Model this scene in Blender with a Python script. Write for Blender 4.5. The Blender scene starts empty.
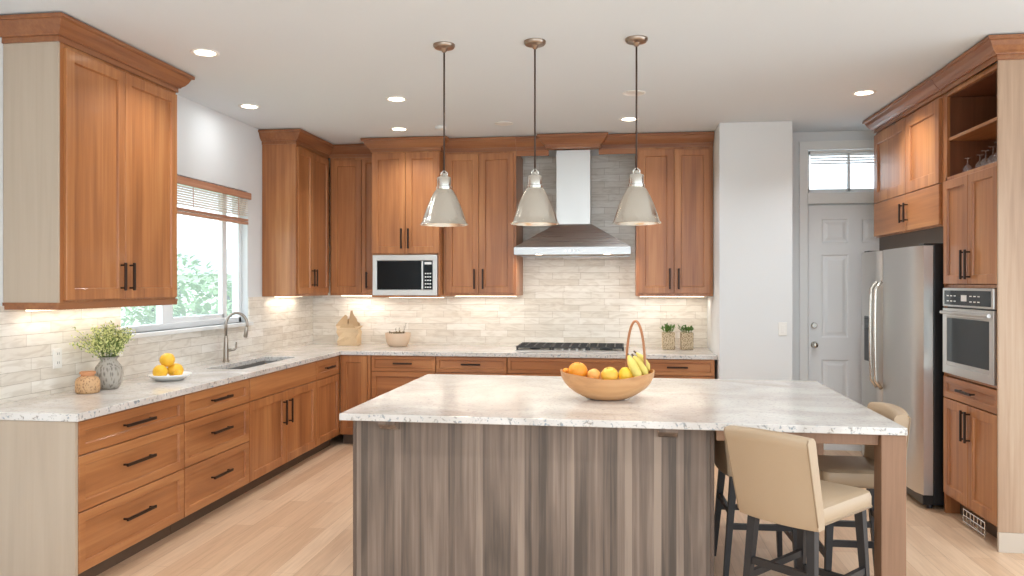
import bpy, bmesh, math, random
from mathutils import Vector, Matrix
random.seed(7)
C = bpy.context.scene.collection
SC = bpy.context.scene
PI = math.pi

# ------------------------------------------------------------------ camera, world, light, exposure
cam_d = bpy.data.cameras.new('camera'); cam = bpy.data.objects.new('camera', cam_d); C.objects.link(cam)
cam.location = (0, 0, 1.58); cam.rotation_euler = (PI/2, 0, 0.137)
cam_d.sensor_width = 36; cam_d.lens = 779/1024*36; cam_d.shift_y = -4/1024
cam_d.clip_end = 200
SC.camera = cam
SC.view_settings.view_transform = 'Standard'
SC.view_settings.look = 'None'
SC.view_settings.gamma = 1
SC.view_settings.use_curve_mapping = False
SC.view_settings.exposure = 0.38

W = bpy.data.worlds.new('sky'); SC.world = W; W.use_nodes = True
wn = W.node_tree.nodes; wl = W.node_tree.links
bg = wn['Background']
tc = wn.new('ShaderNodeTexCoord'); sp = wn.new('ShaderNodeSeparateXYZ'); rp = wn.new('ShaderNodeValToRGB')
wl.new(tc.outputs['Generated'], sp.inputs[0]); wl.new(sp.outputs['Z'], rp.inputs[0]); wl.new(rp.outputs[0], bg.inputs[0])
rp.color_ramp.elements[0].position = 0.0; rp.color_ramp.elements[0].color = (.78, .90, 1.0, 1)
rp.color_ramp.elements[1].position = 0.6; rp.color_ramp.elements[1].color = (.76, .88, 1.0, 1)
bg.inputs[1].default_value = 2.7

CEIL = 3.03
WARM = (1.0, .93, .82)
SOFT = (.90, .95, 1.0)
def area(name, loc, rot, sx, sy, power, col=WARM, parent=None, shape='RECTANGLE', spread=PI):
    d = bpy.data.lights.new(name, 'AREA'); d.shape = shape; d.size = sx
    if shape in ('RECTANGLE', 'ELLIPSE'): d.size_y = sy
    d.energy = power; d.color = col; d.spread = spread
    o = bpy.data.objects.new(name, d); C.objects.link(o); o.location = loc; o.rotation_euler = rot
    o.parent = parent
    return o

# ------------------------------------------------------------------ materials
def newmat(name):
    m = bpy.data.materials.new(name); m.use_nodes = True
    nt = m.node_tree; return m, nt, nt.nodes['Principled BSDF'], nt.nodes, nt.links
def setp(b, **k):
    for n, v in k.items():
        b.inputs[n.replace('_', ' ')].default_value = v
def ramp(n, stops):
    r = n.new('ShaderNodeValToRGB'); e = r.color_ramp.elements
    while len(e) < len(stops): e.new(.5)
    for i, (p, c) in enumerate(stops): e[i].position = p; e[i].color = (*c, 1)
    return r
def srgb(r, g, b):
    f = lambda v: (v/255/12.92) if v/255 <= .04045 else ((v/255+.055)/1.055)**2.4
    return (f(r), f(g), f(b))
def plain(name, col, rough=.5, metal=0, bump=0, bscale=40, emit=None, estr=0, coat=0):
    m, nt, b, n, l = newmat(name)
    setp(b, Base_Color=(*col, 1), Roughness=rough, Metallic=metal)
    if coat: b.inputs['Coat Weight'].default_value = coat
    if emit: b.inputs['Emission Color'].default_value = (*emit, 1); b.inputs['Emission Strength'].default_value = estr
    if bump:
        t = n.new('ShaderNodeTexCoord'); x = n.new('ShaderNodeTexNoise'); x.inputs['Scale'].default_value = bscale; x.inputs['Detail'].default_value = 4
        bp = n.new('ShaderNodeBump'); bp.inputs['Strength'].default_value = bump; bp.inputs['Distance'].default_value = .01
        l.new(t.outputs['Object'], x.inputs['Vector']); l.new(x.outputs[0], bp.inputs['Height']); l.new(bp.outputs[0], b.inputs['Normal'])
    return m
def wood(name, dark, mid, light, axis='z', rough=.38, fine=9.0, stave=0.0, contrast=1.0, coat=0.15, stave_amt=.12):
    """long grain along one local axis; a board-to-board tone and a fine grain; staves = strip width in metres"""
    m, nt, b, n, l = newmat(name)
    t = n.new('ShaderNodeTexCoord'); oi = n.new('ShaderNodeObjectInfo')
    off = n.new('ShaderNodeVectorMath'); off.operation = 'SCALE'; off.inputs[0].default_value = (7.3, 5.1, 9.7)
    l.new(oi.outputs['Random'], off.inputs['Scale'])
    ad = n.new('ShaderNodeVectorMath'); ad.operation = 'ADD'
    l.new(t.outputs['Object'], ad.inputs[0]); l.new(off.outputs[0], ad.inputs[1])
    def mp(s, k):
        q = n.new('ShaderNodeMapping'); v = [s, s, s]; v['xyz'.index(axis)] = k
        q.inputs['Scale'].default_value = v; l.new(ad.outputs[0], q.inputs['Vector']); return q
    q1 = mp(fine, fine*.035); n1 = n.new('ShaderNodeTexNoise'); n1.inputs['Scale'].default_value = 5; n1.inputs['Detail'].default_value = 6; n1.inputs['Roughness'].default_value = .6; n1.inputs['Distortion'].default_value = .4
    l.new(q1.outputs[0], n1.inputs['Vector'])
    q2 = mp(2.6, .28); n2 = n.new('ShaderNodeTexNoise'); n2.inputs['Scale'].default_value = 2.2; n2.inputs['Detail'].default_value = 2; n2.inputs['Distortion'].default_value = .8
    l.new(q2.outputs[0], n2.inputs['Vector'])
    mx = n.new('ShaderNodeMath'); mx.operation = 'MULTIPLY_ADD'; mx.inputs[1].default_value = .45
    ml = n.new('ShaderNodeMath'); ml.operation = 'MULTIPLY'; ml.inputs[1].default_value = .55
    l.new(n2.outputs[0], ml.inputs[0]); l.new(n1.outputs[0], mx.inputs[0]); l.new(ml.outputs[0], mx.inputs[2])
    src = mx.outputs[0]
    if stave:
        s2 = n.new('ShaderNodeSeparateXYZ'); l.new(ad.outputs[0], s2.inputs[0])
        u = s2.outputs['X'] if axis != 'x' else s2.outputs['Z']
        if axis == 'z':
            sm = n.new('ShaderNodeMath'); sm.operation = 'ADD'; l.new(s2.outputs['X'], sm.inputs[0]); l.new(s2.outputs['Y'], sm.inputs[1]); u = sm.outputs[0]
        d = n.new('ShaderNodeMath'); d.operation = 'DIVIDE'; d.inputs[1].default_value = stave; l.new(u, d.inputs[0])
        fl = n.new('ShaderNodeMath'); fl.operation = 'FLOOR'; l.new(d.outputs[0], fl.inputs[0])
        wn_ = n.new('ShaderNodeTexWhiteNoise'); wn_.noise_dimensions = '1D'; l.new(fl.outputs[0], wn_.inputs['W'])
        sc_ = n.new('ShaderNodeMath'); sc_.operation = 'MULTIPLY_ADD'; sc_.inputs[1].default_value = stave_amt; sc_.inputs[2].default_value = -stave_amt/2
        l.new(wn_.outputs[0], sc_.inputs[0])
        a2 = n.new('ShaderNodeMath'); a2.operation = 'ADD'; l.new(src, a2.inputs[0]); l.new(sc_.outputs[0], a2.inputs[1]); src = a2.outputs[0]
    w = .2/contrast
    r = ramp(n, [(.5-w, dark), (.5, mid), (.5+w, light)])
    l.new(src, r.inputs[0]); l.new(r.outputs[0], b.inputs['Base Color'])
    setp(b, Roughness=rough); b.inputs['Coat Weight'].default_value = coat; b.inputs['Coat Roughness'].default_value = .1
    bp = n.new('ShaderNodeBump'); bp.inputs['Strength'].default_value = .06; bp.inputs['Distance'].default_value = .004
    l.new(n1.outputs[0], bp.inputs['Height']); l.new(bp.outputs[0], b.inputs['Normal'])
    return m
def granite(name):
    m, nt, b, n, l = newmat(name)
    t = n.new('ShaderNodeTexCoord')
    v = n.new('ShaderNodeTexNoise'); v.inputs['Scale'].default_value = 2.2; v.inputs['Detail'].default_value = 5; v.inputs['Distortion'].default_value = 1.2
    l.new(t.outputs['Object'], v.inputs['Vector'])
    base = ramp(n, [(.3, srgb(196, 189, 181)), (.5, srgb(214, 208, 202)), (.7, srgb(228, 224, 219))]); l.new(v.outputs[0], base.inputs[0])
    f = n.new('ShaderNodeTexNoise'); f.inputs['Scale'].default_value = 50; f.inputs['Detail'].default_value = 3; f.inputs['Roughness'].default_value = .55; f.inputs['Distortion'].default_value = .6
    l.new(t.outputs['Object'], f.inputs['Vector'])
    k = ramp(n, [(.55, (0, 0, 0)), (.65, (1, 1, 1))]); l.new(f.outputs[0], k.inputs[0])
    g = n.new('ShaderNodeTexNoise'); g.inputs['Scale'].default_value = 24; l.new(t.outputs['Object'], g.inputs['Vector'])
    fc = ramp(n, [(.4, srgb(120, 138, 150)), (.6, srgb(150, 140, 128))]); l.new(g.outputs[0], fc.inputs[0])
    mix = n.new('ShaderNodeMix'); mix.data_type = 'RGBA'
    ge = n.new('ShaderNodeNewGeometry'); gs = n.new('ShaderNodeSeparateXYZ'); l.new(ge.outputs['True Normal'], gs.inputs[0])
    ab = n.new('ShaderNodeMath'); ab.operation = 'ABSOLUTE'; l.new(gs.outputs['Z'], ab.inputs[0])
    am = n.new('ShaderNodeMapRange'); am.inputs[3].default_value = .85; am.inputs[4].default_value = .38; l.new(ab.outputs[0], am.inputs[0])
    kk = n.new('ShaderNodeMath'); kk.operation = 'MULTIPLY'; l.new(am.outputs[0], kk.inputs[1]); l.new(k.outputs[0], kk.inputs[0])
    l.new(kk.outputs[0], mix.inputs['Factor']); l.new(base.outputs[0], mix.inputs[6]); l.new(fc.outputs[0], mix.inputs[7])
    l.new(mix.outputs[2], b.inputs['Base Color']); setp(b, Roughness=.14)
    return m
def tile(name, plane):
    m, nt, b, n, l = newmat(name)
    t = n.new('ShaderNodeTexCoord'); s = n.new('ShaderNodeSeparateXYZ'); c = n.new('ShaderNodeCombineXYZ')
    l.new(t.outputs['Object'], s.inputs[0]); l.new(s.outputs['X' if plane == 'x' else 'Y'], c.inputs[0]); l.new(s.outputs['Z'], c.inputs[1])
    br = n.new('ShaderNodeTexBrick'); l.new(c.outputs[0], br.inputs['Vector'])
    br.offset = .37; br.offset_frequency = 2; br.squash = .7; br.squash_frequency = 3
    br.inputs['Scale'].default_value = 1; br.inputs['Brick Width'].default_value = .42; br.inputs['Row Height'].default_value = .068
    br.inputs['Mortar Size'].default_value = .0016; br.inputs['Mortar Smooth'].default_value = .3; br.inputs['Bias'].default_value = 0
    br.inputs['Color1'].default_value = (*srgb(243, 238, 229), 1); br.inputs['Color2'].default_value = (*srgb(226, 218, 205), 1); br.inputs['Mortar'].default_value = (*srgb(192, 181, 166), 1)
    v = n.new('ShaderNodeTexNoise'); v.inputs['Scale'].default_value = 5; v.inputs['Detail'].default_value = 6; v.inputs['Distortion'].default_value = 1.5
    mp = n.new('ShaderNodeMapping'); mp.inputs['Scale'].default_value = (1, 4, 1); l.new(c.outputs[0], mp.inputs[0]); l.new(mp.outputs[0], v.inputs['Vector'])
    r = ramp(n, [(.35, (.80, .77, .73)), (.55, (1, 1, 1))]); l.new(v.outputs[0], r.inputs[0])
    mix = n.new('ShaderNodeMix'); mix.data_type = 'RGBA'; mix.blend_type = 'MULTIPLY'; mix.inputs['Factor'].default_value = .7
    l.new(br.outputs['Color'], mix.inputs[6]); l.new(r.outputs[0], mix.inputs[7]); l.new(mix.outputs[2], b.inputs['Base Color'])
    iv = n.new('ShaderNodeMath'); iv.operation = 'MULTIPLY_ADD'; iv.inputs[1].default_value = -1.0; iv.inputs[2].default_value = 1
    l.new(br.outputs['Fac'], iv.inputs[0])
    a = n.new('ShaderNodeMath'); a.operation = 'MULTIPLY_ADD'; a.inputs[1].default_value = .4; l.new(v.outputs[0], a.inputs[0]); l.new(iv.outputs[0], a.inputs[2])
    bp = n.new('ShaderNodeBump'); bp.inputs['Strength'].default_value = .5; bp.inputs['Distance'].default_value = .006
    l.new(a.outputs[0], bp.inputs['Height']); l.new(bp.outputs[0], b.inputs['Normal']); setp(b, Roughness=.42)
    return m
def floor_mat():
    m, nt, b, n, l = newmat('oak_planks')
    t = n.new('ShaderNodeTexCoord'); s = n.new('ShaderNodeSeparateXYZ'); c = n.new('ShaderNodeCombineXYZ')
    l.new(t.outputs['Object'], s.inputs[0]); l.new(s.outputs['Y'], c.inputs[0]); l.new(s.outputs['X'], c.inputs[1])
    br = n.new('ShaderNodeTexBrick'); l.new(c.outputs[0], br.inputs['Vector'])
    br.offset = .43; br.offset_frequency = 2; br.inputs['Scale'].default_value = 1; br.inputs['Brick Width'].default_value = 1.35; br.inputs['Row Height'].default_value = .125
    br.inputs['Mortar Size'].default_value = .0012; br.inputs['Mortar Smooth'].default_value = .2
    br.inputs['Color1'].default_value = (*srgb(232, 200, 168), 1); br.inputs['Color2'].default_value = (*srgb(216, 179, 145), 1); br.inputs['Mortar'].default_value = (*srgb(186, 150, 120), 1)
    mp = n.new('ShaderNodeMapping'); mp.inputs['Scale'].default_value = (1.2, 22, 1); l.new(c.outputs[0], mp.inputs[0])
    v = n.new('ShaderNodeTexNoise'); v.inputs['Scale'].default_value = 2; v.inputs['Detail'].default_value = 6; v.inputs['Distortion'].default_value = .8; l.new(mp.outputs[0], v.inputs['Vector'])
    r = ramp(n, [(.3, (.84, .80, .76)), (.65, (1.02, 1.02, 1.02))]); l.new(v.outputs[0], r.inputs[0])
    mix = n.new('ShaderNodeMix'); mix.data_type = 'RGBA'; mix.blend_type = 'MULTIPLY'; mix.inputs['Factor'].default_value = .8
    l.new(br.outputs['Color'], mix.inputs[6]); l.new(r.outputs[0], mix.inputs[7]); l.new(mix.outputs[2], b.inputs['Base Color'])
    bp = n.new('ShaderNodeBump'); bp.inputs['Strength'].default_value = .12; bp.inputs['Distance'].default_value = .003; bp.invert = True
    l.new(br.outputs['Fac'], bp.inputs['Height']); l.new(bp.outputs[0], b.inputs['Normal']); setp(b, Roughness=.4)
    return m
def steel(name, col=(.62, .60, .57), rough=.3, axis='z', streak=.12):
    m, nt, b, n, l = newmat(name)
    t = n.new('ShaderNodeTexCoord'); mp = n.new('ShaderNodeMapping'); v = [140, 140, 140]; v['xyz'.index(axis)] = 1.5; mp.inputs['Scale'].default_value = v
    x = n.new('ShaderNodeTexNoise'); x.inputs['Scale'].default_value = 1.0; x.inputs['Detail'].default_value = 2
    l.new(t.outputs['Object'], mp.inputs[0]); l.new(mp.outputs[0], x.inputs['Vector'])
    r = n.new('ShaderNodeMapRange'); r.inputs[3].default_value = rough-streak; r.inputs[4].default_value = rough+streak
    l.new(x.outputs[0], r.inputs[0]); l.new(r.outputs[0], b.inputs['Roughness'])
    setp(b, Base_Color=(*col, 1), Metallic=1)
    return m
def glassy(name, haze=0.0, tint=(1, 1, 1), gloss=.04):
    m, nt, b, n, l = newmat(name); n.remove(b)
    tr = n.new('ShaderNodeBsdfTransparent'); tr.inputs[0].default_value = (*tint, 1)
    gl = n.new('ShaderNodeBsdfGlossy'); gl.inputs['Roughness'].default_value = .03
    df = n.new('ShaderNodeBsdfTranslucent'); df.inputs[0].default_value = (.9, .93, .94, 1)
    m1 = n.new('ShaderNodeMixShader'); m1.inputs[0].default_value = haze; l.new(tr.outputs[0], m1.inputs[1]); l.new(df.outputs[0], m1.inputs[2])
    m2 = n.new('ShaderNodeMixShader'); m2.inputs[0].default_value = gloss; l.new(m1.outputs[0], m2.inputs[1]); l.new(gl.outputs[0], m2.inputs[2])
    l.new(m2.outputs[0], n['Material Output'].inputs[0]); return m
def weave(name, c1, c2, scale=90, vs=.6):
    m, nt, b, n, l = newmat(name)
    t = n.new('ShaderNodeTexCoord'); v = n.new('ShaderNodeTexVoronoi'); v.inputs['Scale'].default_value = scale
    mp = n.new('ShaderNodeMapping'); mp.inputs['Scale'].default_value = (1, 1, vs); l.new(t.outputs['Object'], mp.inputs[0]); l.new(mp.outputs[0], v.inputs['Vector'])
    r = ramp(n, [(.15, c2), (.5, c1)]); l.new(v.outputs['Distance'], r.inputs[0]); l.new(r.outputs[0], b.inputs['Base Color'])
    bp = n.new('ShaderNodeBump'); bp.inputs['Strength'].default_value = .8; bp.inputs['Distance'].default_value = .004; l.new(v.outputs['Distance'], bp.inputs['Height']); l.new(bp.outputs[0], b.inputs['Normal'])
    setp(b, Roughness=.6); return m

ALD = (srgb(132, 78, 43), srgb(171, 110, 64), srgb(198, 140, 88))
M = {}
M['alder'] = wood('alder_vertical', *ALD, axis='z', stave=.13, contrast=.8, fine=7)
M['alder_h'] = wood('alder_horizontal', *ALD, axis='x', stave=.10, contrast=.8, fine=7)
M['crown'] = wood('alder_crown', srgb(118, 70, 42), srgb(146, 92, 56), srgb(166, 112, 70), axis='x')
M['greige'] = wood('greige_laminate', srgb(168, 149, 130), srgb(182, 164, 144), srgb(192, 175, 155), axis='z', rough=.45, fine=5, contrast=.7)
M['pale'] = wood('bleached_oak', srgb(156, 124, 98), srgb(178, 147, 120), srgb(192, 166, 140), axis='z', rough=.5, stave=.16)
M['palegrey'] = plain('pale_grey_plinth', srgb(200, 184, 166), .5)
M['walnut'] = wood('grey_walnut_boards', srgb(84, 72, 62), srgb(122, 104, 91), srgb(154, 135, 119), axis='z', rough=.5, fine=8, stave=.036, contrast=1.2, coat=0, stave_amt=.26)
M['post'] = wood('brown_post', srgb(122, 90, 66), srgb(146, 110, 84), srgb(164, 126, 98), axis='z', rough=.5, fine=10, contrast=.8, coat=0)
M['toe'] = plain('toe_kick_brown', srgb(98, 78, 62), .6)
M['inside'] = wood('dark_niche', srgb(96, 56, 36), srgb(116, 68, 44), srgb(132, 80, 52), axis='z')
M['bronze'] = plain('dark_bronze', srgb(58, 42, 34), .38, .7)
M['granite'] = granite('speckled_granite')
M['tile_b'] = tile('stacked_stone_back', 'x'); M['tile_l'] = tile('stacked_stone_left', 'y')
M['floor'] = floor_mat()
M['wall'] = plain('wall_paint', srgb(226, 228, 228), .8, bump=.05, bscale=60)
M['ceil'] = plain('ceiling_paint', srgb(223, 230, 235), .9, bump=.04, bscale=50)
M['white'] = plain('white_paint', srgb(236, 236, 233), .45)
M['doorw'] = plain('door_white', srgb(240, 240, 239), .45)
M['vinyl'] = plain('window_vinyl', srgb(240, 243, 244), .4)
M['steel'] = steel('brushed_steel')
M['steelh'] = steel('brushed_steel_horizontal', col=(.50, .48, .46), axis='x')
M['steelf'] = steel('fridge_steel', col=(.64, .62, .59), rough=.34, axis='z', streak=.008)
M['steell'] = steel('pale_steel', col=(.64, .62, .59), rough=.36)
M['nickel'] = plain('brushed_nickel', (.72, .69, .63), .26, 1)
M['nickeld'] = plain('dark_nickel', (.36, .31, .26), .3, 1)
M['bronzed'] = plain('antique_nickel', (.36, .28, .22), .28, 1)
M['shade'] = steel('spun_metal_shade', col=(.80, .77, .70), rough=.25, streak=.06)
M['sinksteel'] = plain('satin_sink_steel', (.34, .33, .32), .45, .8)
M['chrome'] = plain('chrome', (.85, .85, .85), .1, 1)
M['black'] = plain('black_plastic', (.012, .012, .013), .35)
M['blackglass'] = plain('black_glass', (.006, .008, .009), .16)
M['blackglass'].node_tree.nodes['Principled BSDF'].inputs['Specular IOR Level'].default_value = .25
M['iron'] = plain('cast_iron', (.035, .033, .032), .5)
M['ebony'] = plain('ebony_legs', srgb(38, 36, 37), .42)
M['leather'] = plain('cream_leather', srgb(178, 154, 126), .45, bump=.10, bscale=160)
M['piping'] = plain('leather_piping', srgb(150, 126, 98), .5)
M['lit'] = plain('lamp_lens', (1, .95, .85), .5, emit=(1.0, .86, .66), estr=9)
M['unlit'] = plain('lamp_lens_off', (.8, .78, .75), .5)
M['strip'] = plain('led_strip', (1, .95, .85), .5, emit=(1.0, .85, .62), estr=2.5)
M['glass'] = glassy('window_glass', .12); M['clear'] = glassy('clear_glass', .06, gloss=.12)  # whitish haze in the window glass imitates the daylight wash-out of the view
M['orange'] = plain('orange_peel', srgb(238, 152, 40), .45, bump=.25, bscale=120)
M['mandarin'] = plain('mandarin_peel', srgb(236, 170, 88), .45, bump=.25, bscale=120)
M['lemon'] = plain('lemon_peel', srgb(240, 200, 62), .42, bump=.2, bscale=90)
M['golden'] = plain('golden_lemon_peel', srgb(242, 188, 52), .42, bump=.2, bscale=90)
M['grapefruit'] = plain('grapefruit_peel', srgb(238, 190, 74), .42, bump=.15, bscale=90)
M['banana'] = plain('banana_skin', srgb(224, 204, 108), .5, bump=.05, bscale=40)
M['stem'] = plain('dark_stem', srgb(84, 62, 36), .7)
M['greenstem'] = plain('green_stem', srgb(104, 124, 62), .6)
M['leaf'] = plain('leaf_green', srgb(146, 164, 92), .5)
M['leafd'] = plain('leaf_deep_green', srgb(86, 124, 48), .5)
M['blossom'] = plain('blossom_pale', srgb(226, 227, 158), .6)
M['bowlwood'] = wood('bowl_wood', srgb(172, 118, 72), srgb(204, 150, 100), srgb(222, 174, 124), axis='x', rough=.42, fine=5)
M['hoop'] = plain('cane_hoop', srgb(176, 118, 78), .5, bump=.2, bscale=80)
M['vase'] = weave('hammered_grey_ceramic', srgb(176, 168, 156), srgb(118, 110, 102), 80, .3)
M['jar'] = weave('carved_tan_ceramic', srgb(206, 164, 120), srgb(150, 108, 72), 100)
M['cork'] = plain('terracotta_lid', srgb(196, 138, 96), .7)
M['basket'] = weave('woven_seagrass', srgb(214, 194, 162), srgb(128, 98, 66), 90)
M['kraft'] = plain('kraft_paper', srgb(222, 194, 156), .8, bump=.4, bscale=18)
M['kraftd'] = plain('kraft_paper_inside', srgb(208, 176, 136), .8, bump=.4, bscale=18)
M['pinkbowl'] = plain('blush_ceramic', srgb(230, 204, 176), .5)
M['dish'] = plain('white_ceramic', srgb(240, 238, 234), .25)
M['outlet'] = plain('outlet_white', srgb(238, 236, 230), .35)
M['slot'] = plain('dark_slot', (.05, .05, .05), .6)
M['bamboo'] = wood('bamboo_slat', srgb(160, 104, 76), srgb(190, 136, 108), srgb(210, 164, 138), axis='y', rough=.5)
M['slatw'] = plain('white_slat', srgb(226, 214, 204), .6)
M['grass'] = plain('lawn', srgb(150, 172, 120), .9)
M['shrub'] = plain('shrub_leaf', srgb(126, 152, 104), .7)
M['render'] = plain('pale_render', srgb(222, 220, 214), .9)
M['roof'] = plain('grey_roof', srgb(168, 168, 168), .9)

# ------------------------------------------------------------------ mesh helpers
class MB:
    def __init__(s): s.bm = bmesh.new(); s.smooth = False
    def box(s, x0, x1, y0, y1, z0, z1, bev=0.0, seg=2, mat=None):
        x0, x1 = min(x0, x1), max(x0, x1); y0, y1 = min(y0, y1), max(y0, y1); z0, z1 = min(z0, z1), max(z0, z1)
        vs = [s.bm.verts.new((x, y, z)) for x in (x0, x1) for y in (y0, y1) for z in (z0, z1)]
        fs = [s.bm.faces.new([vs[i] for i in f]) for f in ((0, 1, 3, 2), (4, 6, 7, 5), (0, 4, 5, 1), (2, 3, 7, 6), (0, 2, 6, 4), (1, 5, 7, 3))]
        out = vs
        if bev:
            es = list({e for f in fs for e in f.edges})
            r = bmesh.ops.bevel(s.bm, geom=es, offset=bev, segments=seg, affect='EDGES', clamp_overlap=True, profile=.5)
            out = list({v for v in r['verts']} | {v for v in vs if v.is_valid})
        if mat is not None:
            bmesh.ops.transform(s.bm, matrix=mat, verts=out)
        return s
    def face(s, pts): s.bm.faces.new([s.bm.verts.new(p) for p in pts]); return s
    def ring(s, rings, cap0=True, cap1=True, closed=True):
        R = [[s.bm.verts.new(p) for p in r] for r in rings]
        n = len(R[0])
        for a, b in zip(R, R[1:]):
            for i in range(n if closed else n-1):
                j = (i+1) % n
                try: s.bm.faces.new((a[i], a[j], b[j], b[i]))
                except ValueError: pass
        if cap0: s.bm.faces.new(list(reversed(R[0])))
        if cap1: s.bm.faces.new(R[-1])
        return s
    def lathe(s, prof, c=(0, 0, 0), n=32, cap0=True, cap1=True, sx=1, sy=1):
        return s.ring([[(c[0]+r*sx*math.cos(2*PI*i/n), c[1]+r*sy*math.sin(2*PI*i/n), c[2]+z) for i in range(n)] for r, z in prof], cap0, cap1)
    def cyl(s, c, r, h, n=24): return s.lathe([(r, 0), (r, h)], c, n)
    def tube(s, path, rad, n=10, flat=(1, 1)):
        P = [Vector(p) for p in path]
        if not isinstance(rad, (list, tuple)): rad = [rad]*len(P)
        up = None; rings = []
        for i, p in enumerate(P):
            t = (P[min(i+1, len(P)-1)]-P[max(i-1, 0)]).normalized()
            if up is None:
                up = Vector((0, 0, 1)) if abs(t.z) < .9 else Vector((1, 0, 0))
            a = t.cross(up)
            if a.length < 1e-5: a = t.orthogonal()
            a.normalize(); b = a.cross(t).normalized(); up = b
            rings.append([p+a*(rad[i]*flat[0]*math.cos(2*PI*k/n))+b*(rad[i]*flat[1]*math.sin(2*PI*k/n)) for k in range(n)])
        return s.ring(rings)
    def sphere(s, c, r, sx=1, sy=1, sz=1, sub=3, rot=None):
        mt = Matrix.Translation(c) @ (rot or Matrix()) @ Matrix.Diagonal((r*sx, r*sy, r*sz, 1))
        bmesh.ops.create_icosphere(s.bm, subdivisions=sub, radius=1, matrix=mt); return s
    def beam(s, a, b, w, h, w2=None, h2=None, bev=.003):
        """rectangular bar from a to b; w x h at a, w2 x h2 at b; cross-section stays level in x/y when upright"""
        a, b = Vector(a), Vector(b); t = (b-a).normalized()
        if abs(t.z) > .7: u = Vector((1, 0, 0))
        else: u = Vector((0, 0, 1)).cross(t).normalized()
        v = t.cross(u).normalized(); u = v.cross(t).normalized()
        w2 = w if w2 is None else w2; h2 = h if h2 is None else h2
        return s.ring([[p+u*(sx*ww/2)+v*(sy*hh/2) for sx, sy in ((-1, -1), (1, -1), (1, 1), (-1, 1))] for p, ww, hh in ((a, w, h), (b, w2, h2))])
    def shaker(s, x0, x1, z0, z1, t=.021, rail=.062, dep=.013, yf=0.0):
        """cabinet front with a recessed panel; front at y = yf - t, back at yf"""
        y0 = yf-t; y1 = yf; bv = .0025
        def R(i, y): return [(x0+i, y, z0+i), (x1-i, y, z0+i), (x1-i, y, z1-i), (x0+i, y, z1-i)]
        rg = [R(0, y1), R(0, y0+bv), R(bv, y0), R(rail, y0), R(rail+.003, y0+.003), R(rail+.006, y0+dep), ]
        return s.ring(rg)
    def slab(s, x0, x1, z0, z1, t=.021, yf=0.0):
        return s.box(x0, x1, yf-t, yf, z0, z1, .0025)
    def sweep(s, path, prof):
        """moulding: profile (offset outwards to the right of travel, z) along a level polyline, mitred"""
        P = [Vector((p[0], p[1], 0)) for p in path]; rings = []
        for i, p in enumerate(P):
            ns = []
            if i > 0: d = (P[i]-P[i-1]).normalized(); ns.append(Vector((d.y, -d.x, 0)))
            if i < len(P)-1: d = (P[i+1]-P[i]).normalized(); ns.append(Vector((d.y, -d.x, 0)))
            nn = sum(ns, Vector()); nn.normalize(); k = 1/max(.3, nn.dot(ns[0]))
            rings.append([(p.x+nn.x*o*k, p.y+nn.y*o*k, z) for o, z in prof])
        return s.ring(rings)
    def build(s, name, mat, parent=None, smooth=False, loc=(0, 0, 0), rot=(0, 0, 0), auto=None):
        bmesh.ops.recalc_face_normals(s.bm, faces=s.bm.faces[:])
        me = bpy.data.meshes.new(name); s.bm.to_mesh(me); s.bm.free()
        if smooth:
            for p in me.polygons: p.use_smooth = True
            if auto: me.set_sharp_from_angle(angle=math.radians(auto))
        me.materials.append(mat if not isinstance(mat, str) else M[mat])
        o = bpy.data.objects.new(name, me); C.objects.link(o); o.parent = parent; o.location = loc; o.rotation_euler = rot
        return o
def tag(o, label, cat, group=None):
    o['label'] = label; o['category'] = cat
    if group: o['group'] = group
    return o
def thing(name, label, cat, loc=(0, 0, 0), rz=0, group=None):
    o = bpy.data.objects.new(name, None); C.objects.link(o); o.location = loc; o.rotation_euler = (0, 0, rz); o.empty_display_size = .1
    return tag(o, label, cat, group)
def struct(o): o['kind'] = 'structure'; return o
def copy_tree(o, parent=None):
    c = o.copy(); C.objects.link(c); c.parent = parent
    for ch in list(o.children): copy_tree(ch, c)
    return c

CROWN = [(0, 0), (.010, 0), (.010, .030), (.022, .031), (.024, .037), (.030, .042), (.040, .050), (.058, .074), (.070, .100), (.073, .103), (.084, .104), (.086, .108), (.086, .125), (0, .125)]
def crown_prof(z): return [(o, z+h) for o, h in CROWN]

def pull(parent, x, z, length, vertical, yf=-.021):
    b = MB(); r = .0055
    if vertical:
        b.box(x-.0085, x+.0085, yf-.038, yf-.025, z-length/2, z+length/2, .003)
        for q in (-1, 1): b.box(x-.005, x+.005, yf-.027, yf, z+q*(length/2-.016)-.005, z+q*(length/2-.016)+.005)
    else:
        b.box(x-length/2, x+length/2, yf-.038, yf-.025, z-.0085, z+.0085, .003)
        for q in (-1, 1): b.box(x+q*(length/2-.016)-.005, x+q*(length/2-.016)+.005, yf-.027, yf, z-.005, z+.005)
    return b.build('handle', 'bronze', parent)
def door(root, x0, x1, z0, z1, hx=None, hz=None, hl=.17, yf=0, rail=.062):
    d = MB().shaker(x0, x1, z0, z1, yf=yf, rail=rail).build('door', 'alder', root)
    if hx is not None: pull(d, hx, hz, hl, True, yf-.021)
    return d
def drawer(root, x0, x1, z0, z1, hl=.19, flat=False, rail=.05, handle=True):
    b = MB()
    if flat: b.slab(x0, x1, z0, z1)
    else: b.shaker(x0, x1, z0, z1, rail=rail)
    d = b.build('drawer', 'alder_h', root)
    if handle: pull(d, (x0+x1)/2, (z0+z1)/2 + (0.005 if z1-z0 < .2 else .02), hl, False)
    return d

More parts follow.
